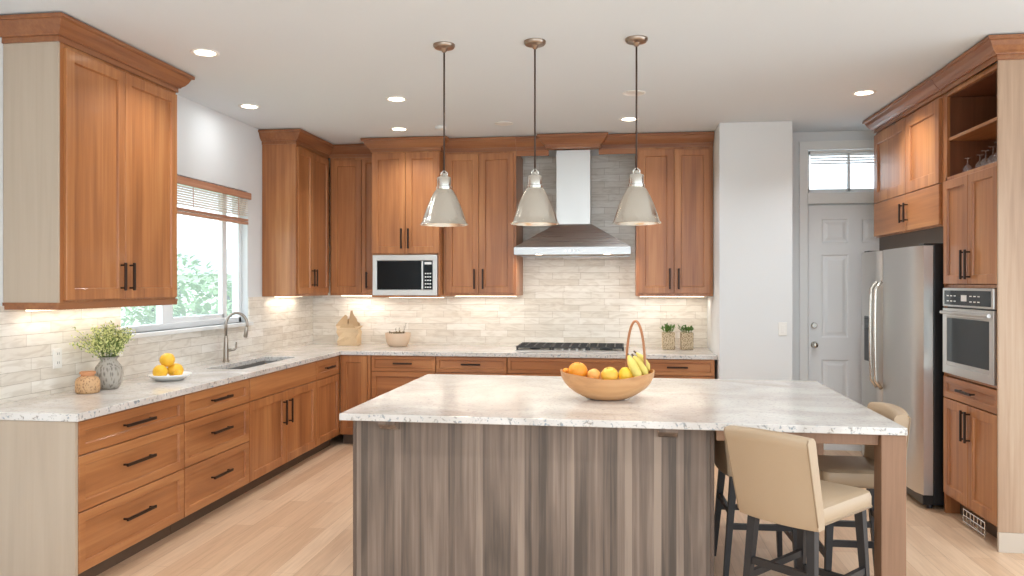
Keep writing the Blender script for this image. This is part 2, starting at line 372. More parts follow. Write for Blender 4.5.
# ------------------------------------------------------------------ room shell
XW, YB, YP, YD, XRW = -3.35, 8.2, 7.2, 7.75, 2.9
PX0, PX1 = .892, 1.525
struct(MB().box(XW-.15, 6.0, -3.0, 9.0, -.08, 0).build('floor', 'floor'))
struct(MB().box(XW-.15, 6.0, -3.0, 9.0, CEIL, CEIL+.1).build('ceiling', 'ceil'))
WY0, WY1, WZ0, WZ1 = 4.86, 6.69, 1.235, 2.42
b = MB()
b.box(XW-.15, XW, -3.0, WY0, 0, CEIL).box(XW-.15, XW, WY1, YB+.15, 0, CEIL).box(XW-.15, XW, WY0, WY1, 0, WZ0).box(XW-.15, XW, WY0, WY1, WZ1, CEIL)
wl_ = struct(b.build('wall_left', 'wall'))
b = MB()
b.box(XW, XW+.012, 2.8, WY0-.005, .925, 1.46).box(XW, XW+.012, WY0-.005, WY1+.005, .925, WZ0-.03).box(XW, XW+.012, WY1+.005, YB, .925, 1.46)
b.build('backsplash', 'tile_l', wl_)
wb = struct(MB().box(XW-.15, PX0+.05, YB, YB+.15, 0, CEIL).build('wall_back', 'wall'))
MB().box(XW+.013, PX0, YB-.012, YB, .925, 2.92).build('backsplash', 'tile_b', wb)
struct(MB().box(PX0, PX1, YP, YB+.15, 0, CEIL, .004).build('wall_middle', 'wall'))
# entry wall with door and transom opening
DX0, DX1, DZ = 1.785, 2.66, 2.335
TZ0, TZ1 = 2.455, 2.845
b = MB()
b.box(PX1, DX0-.02, YD, YD+.15, 0, CEIL).box(DX1+.02, XRW+.1, YD, YD+.15, 0, CEIL).box(DX0-.02, DX1+.02, YD, YD+.15, TZ1+.02, CEIL).box(DX0-.02, DX1+.02, YD, YD+.15, DZ+.02, TZ0-.02)
struct(b.build('wall_entry', 'wall'))
struct(MB().box(XRW, XRW+.12, 4.9, YD, 0, CEIL).build('wall_right', 'wall'))
# door casing, door, transom
b = MB()
b.box(DX0-.085, DX0-.006, YD-.022, YD-.001, 0, TZ1+.09, .004).box(DX1+.006, DX1+.085, YD-.022, YD-.001, 0, TZ1+.09, .004)
b.box(DX0-.085, DX1+.085, YD-.024, YD-.001, TZ1+.01, TZ1+.092, .004).box(DX0-.006, DX1+.006, YD-.02, YD-.001, DZ+.008, TZ0-.008, .004)
b.box(DX0-.02, DX0-.006, YD, YD+.13, 0, DZ+.02).box(DX1+.006, DX1+.02, YD, YD+.13, 0, DZ+.02)
b.box(DX0-.006, DX1+.006, YD+.060, YD+.085, DZ-.03, DZ+.02).box(DX0-.006, DX0+.02, YD+.060, YD+.085, 0, DZ).box(DX1-.02, DX1+.006, YD+.060, YD+.085, 0, DZ).box(DX0, DX1, YD+.001, YD+.13, 0, .008)
struct(b.build('trim_1', 'white'))
def panel_door(x0, x1, z0, z1, y, cols, rows):
    """white panelled door leaf, raised panels sunk in the leaf"""
    b = MB(); yf = y; d = .045
    xs = [x0]+[v for c in cols for v in c]+[x1]; zs = [z0]+[v for r in rows for v in r]+[z1]
    for i in range(len(xs)-1):
        for k in range(len(zs)-1):
            a0, a1, c0, c1 = xs[i], xs[i+1], zs[k], zs[k+1]
            if i % 2 and k % 2:
                def R(o, yy): return [(a0+o, yy, c0+o), (a1-o, yy, c0+o), (a1-o, yy, c1-o), (a0+o, yy, c1-o)]
                b.ring([R(0, yf), R(.012, yf+.012), R(.03, yf+.012), R(.055, yf+.003)], cap0=False)
            else: b.face([(a0, yf, c0), (a1, yf, c0), (a1, yf, c1), (a0, yf, c1)])
    bmesh.ops.remove_doubles(b.bm, verts=b.bm.verts[:], dist=1e-5)
    b.face([(x0, yf+d, z0), (x1, yf+d, z0), (x1, yf+d, z1), (x0, yf+d, z1)])
    for p, q in (((x0, z0), (x1, z0)), ((x1, z0), (x1, z1)), ((x1, z1), (x0, z1)), ((x0, z1), (x0, z0))):
        b.face([(p[0], yf, p[1]), (q[0], yf, q[1]), (q[0], yf+d, q[1]), (p[0], yf+d, p[1])])
    return b
dl = struct(panel_door(DX0+.004, DX1-.002, .01, DZ-.006, YD+.012, [(DX0+.125, DX0+.37), (DX0+.49, DX0+.735)], [(.25, .86), (1.07, 1.86), (1.97, 2.20)]).build('door_1', 'doorw'))
b = MB(); kx = DX0+.055
b.tube([(kx, YD+.012, 1.0), (kx, YD+.004, 1.0)], [.033, .030], 20).tube([(kx, YD+.006, 1.0), (kx, YD-.03, 1.0)], .012, 14)
b.sphere((kx, YD-.045, 1.0), .029, 1, .75, 1).build('door_handle', 'nickel', dl, smooth=True, auto=50)
MB().tube([(kx, YD+.012, 1.185), (kx, YD-.004, 1.185), (kx, YD-.012, 1.185)], [.03, .03, .022], 20).build('deadbolt', 'nickel', dl, smooth=True, auto=40)
b = MB()
b.box(DX0-.012, DX1+.012, YD+.02, YD+.06, TZ0-.012, TZ0+.03).box(DX0-.012, DX1+.012, YD+.02, YD+.06, TZ1-.03, TZ1+.012).box(DX0-.012, DX0+.016, YD+.02, YD+.06, TZ0, TZ1).box(DX1-.016, DX1+.012, YD+.02, YD+.06, TZ0, TZ1)
b.box(2.148, 2.172, YD+.02, YD+.06, TZ0, TZ1)
tw = struct(b.build('window_2', 'vinyl'))
MB().box(DX0, DX1, YD+.035, YD+.041, TZ0+.01, TZ1-.01).build('pane', 'clear', tw)
b = MB()
for i in range(4):
    z = TZ1-.035-.026*i
    b.box(DX0+.02, DX1-.02, YD+.004, YD+.016, z-.010, z+.002)
b.box(DX0+.016, DX1-.016, YD+.002, YD+.018, TZ1-.024, TZ1+.006)
b.build('transom_blind', 'white', tw)
b = MB(); b.box(PX1, DX0-.088, YD-.016, YD-.001, 0, .11, .004)
struct(b.build('baseboard_entry', 'white'))
b = MB(); b.box(PX0+.03, PX1+.014, YP-.016, YP-.001, 0, .11, .004).box(PX1+.001, PX1+.015, YP-.016, YD-.02, 0, .11, .004)
struct(b.build('baseboard_middle', 'white'))

# ------------------------------------------------------------------ kitchen window, left wall
b = MB(); fx0, fx1 = XW-.125, XW-.06
b.box(fx0, fx1, WY0, WY1, WZ0, WZ0+.045, .004).box(fx0, fx1, WY0, WY1, WZ1-.05, WZ1, .004).box(fx0, fx1, WY0, WY0+.05, WZ0, WZ1, .004).box(fx0, fx1, WY1-.05, WY1, WZ0, WZ1, .004)
b.box(fx0+.006, fx1-.004, 5.46, 5.60, WZ0+.03, WZ1-.03, .004).box(fx0+.012, fx1-.012, 6.37, 6.45, WZ0+.03, WZ1-.03, .004)
b.box(fx0+.012, fx1-.012, 5.58, 6.40, WZ0+.03, WZ0+.085, .003)
w1 = struct(b.build('window_1', 'vinyl'))
MB().box(XW-.095, XW-.09, WY0+.04, WY1-.04, WZ0+.04, WZ1-.04).build('pane', 'glass', w1)
MB().box(XW-.06, XW+.045, WY0-.01, WY1+.03, WZ0-.03, WZ0, .004).build('window_sill', 'white', w1)
MB().box(fx0+.02, fx1+.012, 6.0, 6.10, WZ0+.075, WZ0+.088, .003).build('sash_latch', 'vinyl', w1)
bl = thing('roman_blind', 'raised wood slat blind under a brown headrail at the sink window', 'blind', (XW, 0, 0))
MB().box(-.045, .03, WY0+.01, WY1-.005, 2.365, 2.40, .004).box(.012, .035, WY0, WY1+.01, 2.345, 2.405, .006).build('headrail', 'bamboo', bl)
b = MB()
for i in range(8): 
    z = 2.335-.019*i; b.box(-.012, .014, WY0+.02, WY1-.025, z-.007, z+.003, mat=None)
b.build('slats', 'slatw', bl)
b = MB()
for i in range(2): 
    z = 2.165-.011*i; b.box(-.018, .018, WY0+.02, WY1-.02, z-.008, z+.001)
b.box(-.02, .02, WY0+.018, WY1-.018, 2.118, 2.14, .004)
b.build('bottom_rail', 'bamboo', bl)
for y in (WY0+.3, 5.75, WY1-.2): MB().tube([(.016, y, 2.36), (.017, y, 2.13)], .0025, 6).build('ladder_cord', 'bamboo', bl)

# ------------------------------------------------------------------ left base run
XL = -2.71; TOE = .105; TOP = .886
def base_cab(name, label, loc, rz, w, depth, end0=False, cat='cabinet', open_top=False):
    r = thing(name, label, cat, loc, rz)
    b = MB()
    if open_top:
        b.box(.001, w-.001, 0, depth, TOE, .66).box(.001, w-.001, 0, .02, .66, TOP).box(.001, .02, .02, depth, .66, TOP).box(w-.02, w-.001, .02, depth, .66, TOP)
    else: b.box(.001, w-.001, 0, depth, TOE, TOP, .001)
    b.build('body', 'alder', r)
    MB().box(.001 if not end0 else .022, w-.001, .075, .095, 0, TOE+.002).build('toe_kick', 'toe', r)
    return r
RL = PI/2; LX = XL-.021; DEP = .595
c1 = base_cab('base_cabinet', 'nearest base cabinet on the left with three wide drawers and a pale end panel', (LX, 3.60, 0), RL, .975, DEP, True)
MB().box(-.022, 0, -.021, DEP, .0, TOP, .002).build('end_panel', 'greige', c1)
for z0, z1 in ((.710, .880), (.422, .704), (.110, .416)): drawer(c1, .006, .969, z0, z1, hl=.27)
c2 = base_cab('base_cabinet', 'base cabinet of three narrow drawers between the wide drawers and the sink cabinet', (LX, 4.576, 0), RL, .866, DEP)
for z0, z1 in ((.710, .880), (.422, .704), (.110, .416)): drawer(c2, .004, .862, z0, z1, hl=.25)
c3 = base_cab('base_cabinet', 'sink base cabinet with a plain top panel and two tall doors', (LX, 5.443, 0), RL, 1.278, DEP, open_top=True)
MB().slab(.004, 1.274, .710, .880).build('false_front', 'alder_h', c3)
door(c3, .004, .637, .110, .704, .585, .535, .20); door(c3, .641, 1.274, .110, .704, .695, .535, .20)
c4 = base_cab('base_cabinet', 'narrow base cabinet right of the sink with one small drawer over a door', (LX, 6.722, 0), RL, .60, DEP)
drawer(c4, .004, .594, .710, .880, hl=.2); door(c4, .004, .594, .110, .704)

# ------------------------------------------------------------------ back base run
YC = 7.32; BY = YC+.021; BD = YB-BY-.014
cc = base_cab('base_cabinet', 'blind corner base cabinet with a single tall plain door', (XL, BY, 0), 0, XL*-1-2.43, BD)
door(cc, .004, .276, .110, .880)
MB().box(.278, .31, -.012, 0, .105, .886, .002).build('filler_strip', 'alder', cc)
def bank(x0, x1, label, handle=True):
    r = base_cab('base_cabinet', label, (x0, BY, 0), 0, x1-x0, BD)
    w = x1-x0
    drawer(r, .004, w-.004, .735, .880, hl=.19, handle=handle, rail=.03); drawer(r, .004, w-.004, .430, .729, hl=.19, handle=False, rail=.045); drawer(r, .004, w-.004, .110, .424, hl=.19, handle=False, rail=.045)
    return r
bank(-2.395, -1.750, 'back drawer cabinet under the microwave beside the blind corner')
bank(-1.749, -1.058, 'back drawer cabinet left of the cooktop cabinet with a bar pull')
bank(-1.057, .185, 'wide back cabinet directly below the cooktop with a handleless top drawer', False)
bank(.186, .868, 'back drawer cabinet at the far right end of the counter by the white wall')

# ------------------------------------------------------------------ L counter (two pieces joined, sink cut-out left open)
SX0, SX1, SY0, SY1 = -3.16, -2.86, 5.62, 6.64
CT0, CT1 = .8875, .928
b = MB()
def grid_slab(b, xs, ys, inside, z0, z1):
    for i in range(len(xs)-1):
        for j in range(len(ys)-1):
            if not inside(i, j): continue
            x0, x1, y0, y1 = xs[i], xs[i+1], ys[j], ys[j+1]
            for z in (z0, z1): b.face([(x0, y0, z), (x1, y0, z), (x1, y1, z), (x0, y1, z)])
            for di, dj, e in ((-1, 0, ((x0, y0), (x0, y1))), (1, 0, ((x1, y0), (x1, y1))), (0, -1, ((x0, y0), (x1, y0))), (0, 1, ((x0, y1), (x1, y1)))):
                p, q = i+di, j+dj
                if not (0 <= p < len(xs)-1 and 0 <= q < len(ys)-1 and inside(p, q)):
                    b.face([(*e[0], z0), (*e[1], z0), (*e[1], z1), (*e[0], z1)])
    bmesh.ops.remove_doubles(b.bm, verts=b.bm.verts[:], dist=1e-5)
xs = [XW+.013, SX0, SX1, XL+.02, PX0-.003]; ys = [3.57, SY0, SY1, YC-.02, YB-.013]
grid_slab(b, xs, ys, lambda i, j: (j == 3 or i < 3) and not (i == 1 and j == 1), CT0, CT1)
ct = tag(b.build('countertop', 'granite'), 'long L-shaped speckled white granite countertop along the left and back walls', 'countertop')
mod = ct.modifiers.new('edge', 'BEVEL'); mod.width = .004; mod.segments = 2; mod.limit_method = 'ANGLE'; mod.angle_limit = math.radians(40)

# sink
sk = thing('kitchen_sink', 'undermount stainless steel sink sunk in the left counter', 'sink', (0, 0, 0))
b = MB(); r = .03; zb = .70
def rr(x0, x1, y0, y1, z, r=.03, n=5):
    out = []
    for cx, cy, a in ((x1-r, y1-r, 0), (x0+r, y1-r, PI/2), (x0+r, y0+r, PI), (x1-r, y0+r, 1.5*PI)):
        for k in range(n+1): out.append((cx+r*math.cos(a+k*PI/2/n), cy+r*math.sin(a+k*PI/2/n), z))
    return out
i_ = .012
b.ring([rr(SX0-i_, SX1+i_, SY0-i_, SY1+i_, CT0-.002), rr(SX0+.002, SX1-.002, SY0+.002, SY1-.002, CT0-.002), rr(SX0+.006, SX1-.006, SY0+.006, SY1-.006, zb+.02), rr(SX0+.03, SX1-.03, SY0+.03, SY1-.03, zb), ], cap0=False)
b.build('basin', 'sinksteel', sk, smooth=True, auto=40)
MB().box(SX0+.01, SX1-.01, 6.18, 6.21, zb, CT0-.03, .006).build('divider', 'steell', sk)
MB().lathe([(.045, 0), (.045, .004), (.03, .006), (.02, .002)], (-3.01, 5.9, zb), 24).build('drain', 'chrome', sk, smooth=True, auto=40)
# faucet
fx, fy = -3.245, 6.10
fa = thing('kitchen_faucet', 'tall brushed nickel gooseneck faucet behind the sink', 'faucet', (fx, fy, CT1))
b = MB(); b.lathe([(.030, 0), (.030, .008), (.024, .014), (.022, .05), (.020, .12), (.016, .20), (.0125, .22)], n=20)
b.build('base', 'nickeld', fa, smooth=True, auto=50)
dirv = Vector((.86, .25, 0)).normalized(); arc = [(0, 0, .20), (0, 0, .315)]
R_ = .085
for k in range(1, 15):
    a = PI-k*(PI+.28)/14
    arc.append((dirv.x*(R_+R_*math.cos(a)), dirv.y*(R_+R_*math.cos(a)), .315+R_*1.12*math.sin(a)))
MB().tube(arc, .0115, 12).build('spout', 'nickeld', fa, smooth=True)
e = Vector(arc[-1]); dd = (Vector(arc[-1])-Vector(arc[-2])).normalized()
MB().tube([e-dd*.005, e+dd*.01, e+dd*.075, e+dd*.085], [.012, .015, .017, .013], 14).build('spray_head', 'nickeld', fa, smooth=True, auto=50)
MB().tube([(.012, .006, .10), (.05, .05, .105), (.058, .058, .115), (.06, .06, .165)], [.013, .011, .009, .007], 10).build('lever', 'nickeld', fa, smooth=True)

# ------------------------------------------------------------------ wall cabinets
UZ0, UZ1 = 1.462, 2.90
XU = -3.0; YU = 7.62
def strip_light(root, x0, x1, y0, z, power, col=WARM):
    MB().box(x0, x1, y0, y0+.025, z-.012, z-.001).build('light_strip', 'strip', root)
    return area('undercabinet_light', ((x0+x1)/2, y0+.012, z-.016), (0, 0, 0), x1-x0, .03, power, col, root)
def wall_cab(label, loc, rz, w, depth, z0=UZ0, z1=UZ1):
    r = thing('wall_cabinet', label, 'cabinet', loc, rz)
    MB().box(.001, w-.001, 0, depth, z0, z1, .001).build('body', 'alder', r)
    return r
# near left
LUX = XU-.021; LUD = LUX-XW-.002
u1 = wall_cab('large left wall cabinet nearest the camera, with two doors and a pale end panel', (LUX, 3.865, 0), RL, 1.125, LUD, UZ0-.022)
MB().box(-.014, .0, -.004, LUD, UZ0-.022, UZ1, .001).build('end_panel', 'greige', u1)
door(u1, .030, .541, UZ0+.028, UZ1-.025, .500, 1.625, .17); door(u1, .545, 1.108, UZ0+.028, UZ1-.025, .586, 1.625, .17)
MB().sweep([(-.014, LUD), (-.014, -.004), (1.125, -.004), (1.125, LUD)], crown_prof(UZ1-.003)).build('crown', 'crown', u1)
MB().sweep([(-.014, LUD), (-.014, -.004), (1.125, -.004), (1.125, LUD)], [(-.02, UZ0-.023), (.003, UZ0-.023), (.006, UZ0+.016), (-.02, UZ0+.016)]).build('bottom_rail', 'crown', u1)
strip_light(u1, .06, 1.06, LUD-.10, UZ0-.022, .8)
# far left
u2 = wall_cab('tall narrow two-door wall cabinet right of the sink window', (LUX, 6.985, 0), RL, .83, LUD)
MB().box(-.008, 0, -.01, LUD, UZ0, UZ1, .001).build('end_panel', 'alder', u2)
door(u2, .02, .372, UZ0+.025, UZ1-.03, .342, 1.64, .17, rail=.055); door(u2, .376, .806, UZ0+.025, UZ1-.03, .408, 1.64, .17, rail=.055)
MB().sweep([(-.008, LUD), (-.008, -.004), (.83, -.004)], crown_prof(UZ1-.003)).build('crown', 'crown', u2)
strip_light(u2, .1, .7, LUD-.10, UZ0, 1.1)
# corner back
YK = 7.80
u3 = wall_cab('recessed corner wall cabinet left of the microwave with a wide and a narrow door', (-3.0, YK+.021, 0), 0, .545, YB-YK-.035)
door(u3, .02, .345, UZ0+.025, UZ1-.03); door(u3, .349, .535, UZ0+.025, UZ1-.03, .408, 1.62, .17, rail=.04)
MB().sweep([(-.06, -.004), (.545, -.004)], crown_prof(UZ1-.003)).build('crown', 'crown', u3)
strip_light(u3, .05, .5, .2, UZ0, 1.1)
# above microwave
YM = 7.50
mw0, mw1 = -2.452, -1.752
u4 = thing('wall_cabinet', 'bumped-out wall cabinet with two doors above the microwave', 'cabinet', (mw0, YM+.021, 0))
w = mw1-mw0; d4 = YB-YM-.036
b = MB(); b.box(.001, w-.001, 0, d4, 1.872, UZ1, .001).box(.001, .014, 0, d4, UZ0, 1.874).box(w-.022, w-.001, 0, d4, UZ0, 1.874).box(.001, w-.001, 0, d4, UZ0-.014, UZ0+.004, .001)
b.build('body', 'alder', u4)
door(u4, .006, w/2-.002, 1.884, UZ1-.02, w/2-.035, 2.03, .20); door(u4, w/2+.002, w-.006, 1.884, UZ1-.02, w/2+.035, 2.03, .20)
MB().sweep([(0, .12), (0, -.004), (w, -.004), (w, .12)], crown_prof(UZ1-.003)).build('crown', 'crown', u4)
strip_light(u4, .06, w-.06, .40, UZ0-.014, 1.0)
# microwave
mz0, mz1 = UZ0+.005, 1.868
mi = thing('microwave', 'stainless built-in microwave with dark window below the bumped-out cabinet', 'microwave', (mw0+.017, YM+.004, mz0))
mwW = w-.042; mwH = mz1-mz0
MB().box(0, mwW, .02, .5, 0, mwH, .003).build('housing', 'steell', mi)
b = MB(); fw = .045
b.box(0, mwW, -.012, .02, 0, .055, .003).box(0, mwW, -.012, .02, mwH-.055, mwH, .003).box(0, fw, -.012, .02, .05, mwH-.05, .003).box(mwW-fw, mwW, -.012, .02, .05, mwH-.05, .003)
b.build('trim_frame', 'steell', mi)
MB().box(fw+.002, mwW*.755, -.008, .019, .058, mwH-.058, .002).build('door_glass', 'blackglass', mi)
MB().box(mwW*.762, mwW*.788, -.022, .019, .058, mwH-.058, .004).build('handle', 'steell', mi)
cp = MB().box(mwW*.795, mwW-fw-.002, -.008, .019, .058, mwH-.058, .002).build('control_panel', 'blackglass', mi)
x0, x1 = mwW*.805, mwW-fw-.012
for r_ in range(5):
    for q in range(3):
        xx = x0+(x1-x0)*(q+.15)/3; zz = .075+r_*.034; MB().box(xx, xx+(x1-x0)*.22, -.0095, -.0078, zz, zz+.012).build('button', 'unlit', cp)
MB().box(x0, x1, -.0095, -.0078, mwH-.095, mwH-.07).build('display', 'unlit', cp)
# left of hood / right of hood
UD = YB-YU-.035
u5 = wall_cab('wall cabinet with two tall doors between the microwave and the hood', (-1.748, YU+.021, 0), 0, .738, UD)
door(u5, .03, .362, UZ0+.028, UZ1-.025, .322, 1.63, .20); door(u5, .366, .715, UZ0+.028, UZ1-.025, .408, 1.63, .20)
MB().sweep([(-.002, -.004), (.738, -.004)], crown_prof(UZ1-.003)).build('crown', 'crown', u5)
strip_light(u5, .05, .69, .35, UZ0, 1.1)
u6 = wall_cab('wall cabinet with two tall doors right of the hood beside the white wall', (.160, YU+.021, 0), 0, .728, UD)
door(u6, .024, .358, UZ0+.028, UZ1-.025, .318, 1.63, .20); door(u6, .362, .704, UZ0+.028, UZ1-.025, .402, 1.63, .20)
MB().sweep([(0, -.004), (.728, -.004)], crown_prof(UZ1-.003)).build('crown', 'crown', u6)
strip_light(u6, .05, .68, .35, UZ0, 1.1)
# crown bridge over the hood
b = MB()
b.sweep([(-1.009, YU+.017), (-.70, YU+.017), (-.70, YU-.075), (-.19, YU-.075), (-.19, YU+.017), (.159, YU+.017)], crown_prof(UZ1-.003))
tb = struct(b.build('trim_2', 'crown'))
MB().box(-1.009, -.69, YU+.02, YU+.05, 2.845, CEIL-.005).box(-.20, .159, YU+.02, YU+.05, 2.845, CEIL-.005).box(-.695, -.195, YU-.07, YU+.05, UZ1, CEIL-.005).build('header_board', 'alder_h', tb)

# ------------------------------------------------------------------ hood
hd = thing('range_hood', 'stainless steel chimney range hood above the cooktop', 'hood', (-.448, YB-.014, 0))
hx, hy = .553, YB-.014-7.40
def rect(x, y0, y1, z): return [(-x, -y1, z), (x, -y1, z), (x, -y0, z), (-x, -y0, z)]
b = MB(); b.ring([rect(hx, 0, hy, 1.862), rect(hx, 0, hy, 1.932)], cap0=False, cap1=False).build('rim', 'steelh', hd)
MB().ring([rect(hx, 0, hy, 1.932), rect(.178, .22, .56, 2.165)], cap0=False, cap1=True).build('canopy', 'steelh', hd)
MB().box(-.166, .166, -.545, -.24, 2.16, 2.892, .002).build('chimney', 'steell', hd)
b = MB(); b.box(-hx+.004, hx-.004, -hy+.004, -.002, 1.872, 1.88).build('underside', 'steelh', hd)
b = MB()
for x in (-.27, .27): b.box(x-.23, x+.23, -.55, -.12, 1.866, 1.873, .002)
b.build('filter', 'nickeld', hd)
for k in range(4): MB().tube([(-.06+.04*k, -hy, 1.895), (-.06+.04*k, -hy-.006, 1.895)], .008, 12).build('button', 'chrome', hd)
for x in (-.33, .33): MB().lathe([(.03, 0), (.03, .006)], (x, -.62, 1.866), 20).build('hood_lamp', 'lit', hd)
for x in (-.33, .33): area('hood_light', (x, -.62, 1.86), (0, 0, 0), .06, .06, 3, WARM, hd)

# ------------------------------------------------------------------ cooktop
ck = thing('gas_cooktop', 'black gas cooktop with cast iron grates set in the back counter', 'cooktop', (-.478, 7.80, CT1))
MB().box(-.53, .53, -.255, .255, .0005, .010, .004).build('plate', 'steelh', ck)
for gx in (-.35, 0, .35):
    b = MB(); x0, x1 = gx-.172, gx+.172
    for y in (-.245, -.12, 0, .12, .245): b.box(x0, x1, y-.007, y+.007, .030, .046, .002)
    for x in (x0+.007, gx-.085, gx, gx+.085, x1-.007): b.box(x-.007, x+.007, -.245, .245, .028, .046, .002)
    for x in (x0+.01, x1-.01):
        for y in (-.235, .235): b.box(x-.01, x+.01, y-.01, y+.01, .010, .032)
    b.build('grate', 'iron', ck)
for bx, by, r_ in ((-.35, -.11, .04), (-.35, .12, .05), (0, .02, .06), (.35, -.11, .05), (.35, .12, .04)):
    MB().lathe([(r_+.015, 0), (r_+.012, .008), (r_, .010), (r_, .02), (r_-.008, .024)], (bx, by, .010), 24).build('burner', 'black', ck, smooth=True, auto=40)
for k in range(5):
    MB().lathe([(.018, 0), (.018, .008), (.014, .018)], (-.14+.07*k, -.225, .010), 16).build('knob', 'steell', ck, smooth=True, auto=40)

# ------------------------------------------------------------------ right side: tall oven cabinet
XR = 2.21; RX = XR+.021; RR = -PI/2; RDp = XRW-RX-.002
TW = .81
t1 = thing('tall_cabinet', 'tall oven cabinet at the right edge with open shelves, doors, drawer and crown', 'cabinet', (RX, 5.762, 0), RR)
NZ0, NZ1 = 2.312, 2.868
b = MB()
b.box(0, .032, 0, RDp, 0, UZ1, .001).box(TW-.018, TW, 0, RDp, 0, UZ1, .001)
for z0, z1 in ((.13, .15), (.955, .972), (1.556, 1.575), (2.285, 2.312), (NZ1, UZ1)): b.box(.03, TW-.016, 0, RDp, z0, z1)
b.box(.03, TW-.016, RDp-.02, RDp, .13, UZ1).box(.03, .05, 0, .02, .13, UZ1).box(TW-.022, TW-.012, 0, .02, .13, UZ1)
b.build('body', 'alder', t1)
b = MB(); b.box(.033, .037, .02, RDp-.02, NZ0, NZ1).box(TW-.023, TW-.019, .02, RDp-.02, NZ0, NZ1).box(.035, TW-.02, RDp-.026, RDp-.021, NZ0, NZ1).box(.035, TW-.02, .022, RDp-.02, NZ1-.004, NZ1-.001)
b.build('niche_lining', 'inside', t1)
MB().box(.038, TW-.024, .012, RDp-.03, 2.562, 2.584, .002).build('shelf', 'alder_h', t1)
MB().box(TW, TW+.018, -.021, RDp, .118, UZ1, .001).build('end_panel', 'pale', t1)
MB().box(TW, TW+.022, -.021, RDp, 0, .117, .002).build('plinth', 'palegrey', t1)
dm = (TW+.03)/2
door(t1, .04, dm-.002, 1.58, 2.282, dm-.032, 1.705, .19, rail=.055); door(t1, dm+.002, TW-.004, 1.58, 2.282, dm+.032, 1.705, .19, rail=.055)
drawer(t1, .04, TW-.004, .808, .950, hl=.22, rail=.04)
door(t1, .04, dm-.002, .150, .800, dm-.03, .665, .2); door(t1, dm+.002, TW-.004, .150, .800, dm+.03, .665, .2)
MB().box(.03, TW-.016, .09, .11, 0, .13).build('toe_kick', 'toe', t1)
MB().sweep([(0, -.004), (TW+.018, -.022), (TW+.018, RDp)], crown_prof(UZ1-.003)).build('crown', 'crown', t1)
# wire vent basket at the toe
vb = thing('wire_rack', 'small bright wire rack lying in the toe space under the oven cabinet', 'rack', (2.262, 5.33, .002), 0)
b = MB()
for z in (.02, .06, .10):
    b.tube([(-.02, -.15, z), (-.02, .15, z)], .0035, 6)
for k in range(7): y = -.15+.05*k; b.tube([(-.02, y, .0), (-.02, y, .105), (.025, y, .105)], .003, 6)
b.tube([(.025, -.15, .105), (.025, .15, .105)], .0035, 6)
b.build('wires', 'chrome', vb)
# wall oven
ov = thing('wall_oven', 'built-in stainless wall oven in the tall cabinet', 'oven', (RX, 5.762, .974), RR)
ox0, ox1 = .052, TW-.022; OH = 1.555-.974-.002; ow = ox1-ox0
MB().box(ox0+.004, ox1-.004, .003, .5, .002, OH-.004, .002).build('housing', 'black', ov)
cp = MB().box(ox0, ox1, -.030, .002, OH-.125, OH, .004).build('control_panel', 'steell', ov)
MB().box(ox0+.035, ox1-.035, -.033, -.029, OH-.112, OH-.016, .001).build('display', 'blackglass', cp)
for k in range(6):
    for q in range(2): xx = ox0+.08+k*.055+(.18 if k > 2 else 0); MB().box(xx, xx+.03, -.0345, -.0328, OH-.09+q*.035, OH-.083+q*.035).build('button', 'unlit', cp)
MB().box(ox0+.30, ox0+.38, -.0345, -.0328, OH-.085, OH-.045).build('clock', 'unlit', cp)
dr_ = MB().shaker(ox0, ox1, .002, OH-.135, t=.03, rail=.055, dep=.006).build('oven_door', 'steell', ov)
MB().box(ox0+.062, ox1-.062, -.028, -.022, .085, OH-.20, .001).build('oven_glass', 'blackglass', dr_)
b = MB(); zz = OH-.165
b.tube([(ox0+.02, -.046, zz), (ox1-.02, -.046, zz)], .012, 14)
for x in (ox0+.06, ox1-.06): b.box(x-.01, x+.01, -.046, -.03, zz-.008, zz+.008)
b.build('handle', 'steell', dr_, smooth=True, auto=40)

# cabinet over the fridge
FY0, FY1 = 5.768, 7.205
FW = FY1-FY0
f1 = thing('fridge_cabinet', 'bridge cabinet above the refrigerator with two tall and two low doors', 'cabinet', (RX, FY1, 0), RR)
b = MB(); b.box(.001, FW-.001, 0, RDp, 1.985, UZ1, .001).box(.001, .02, .10, RDp, 0, 1.99, .001)
b.build('body', 'alder', f1)
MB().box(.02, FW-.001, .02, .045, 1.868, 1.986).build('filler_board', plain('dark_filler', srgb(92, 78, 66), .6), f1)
mid = FW*.535
door(f1, .006, mid-.002, 2.285, UZ1-.022, rail=.085); door(f1, mid+.002, FW-.03, 2.285, UZ1-.022, rail=.085)
for a, c, hx_ in ((.006, mid-.002, mid-.045), (mid+.002, FW-.03, mid+.045)):
    d = MB().slab(a, c, 1.995, 2.279).build('door', 'alder_h', f1); pull(d, hx_, 2.135, .15, True)
MB().sweep([(0, RDp), (0, -.004), (FW-.001, -.004)], crown_prof(UZ1-.003)).build('crown', 'crown', f1)

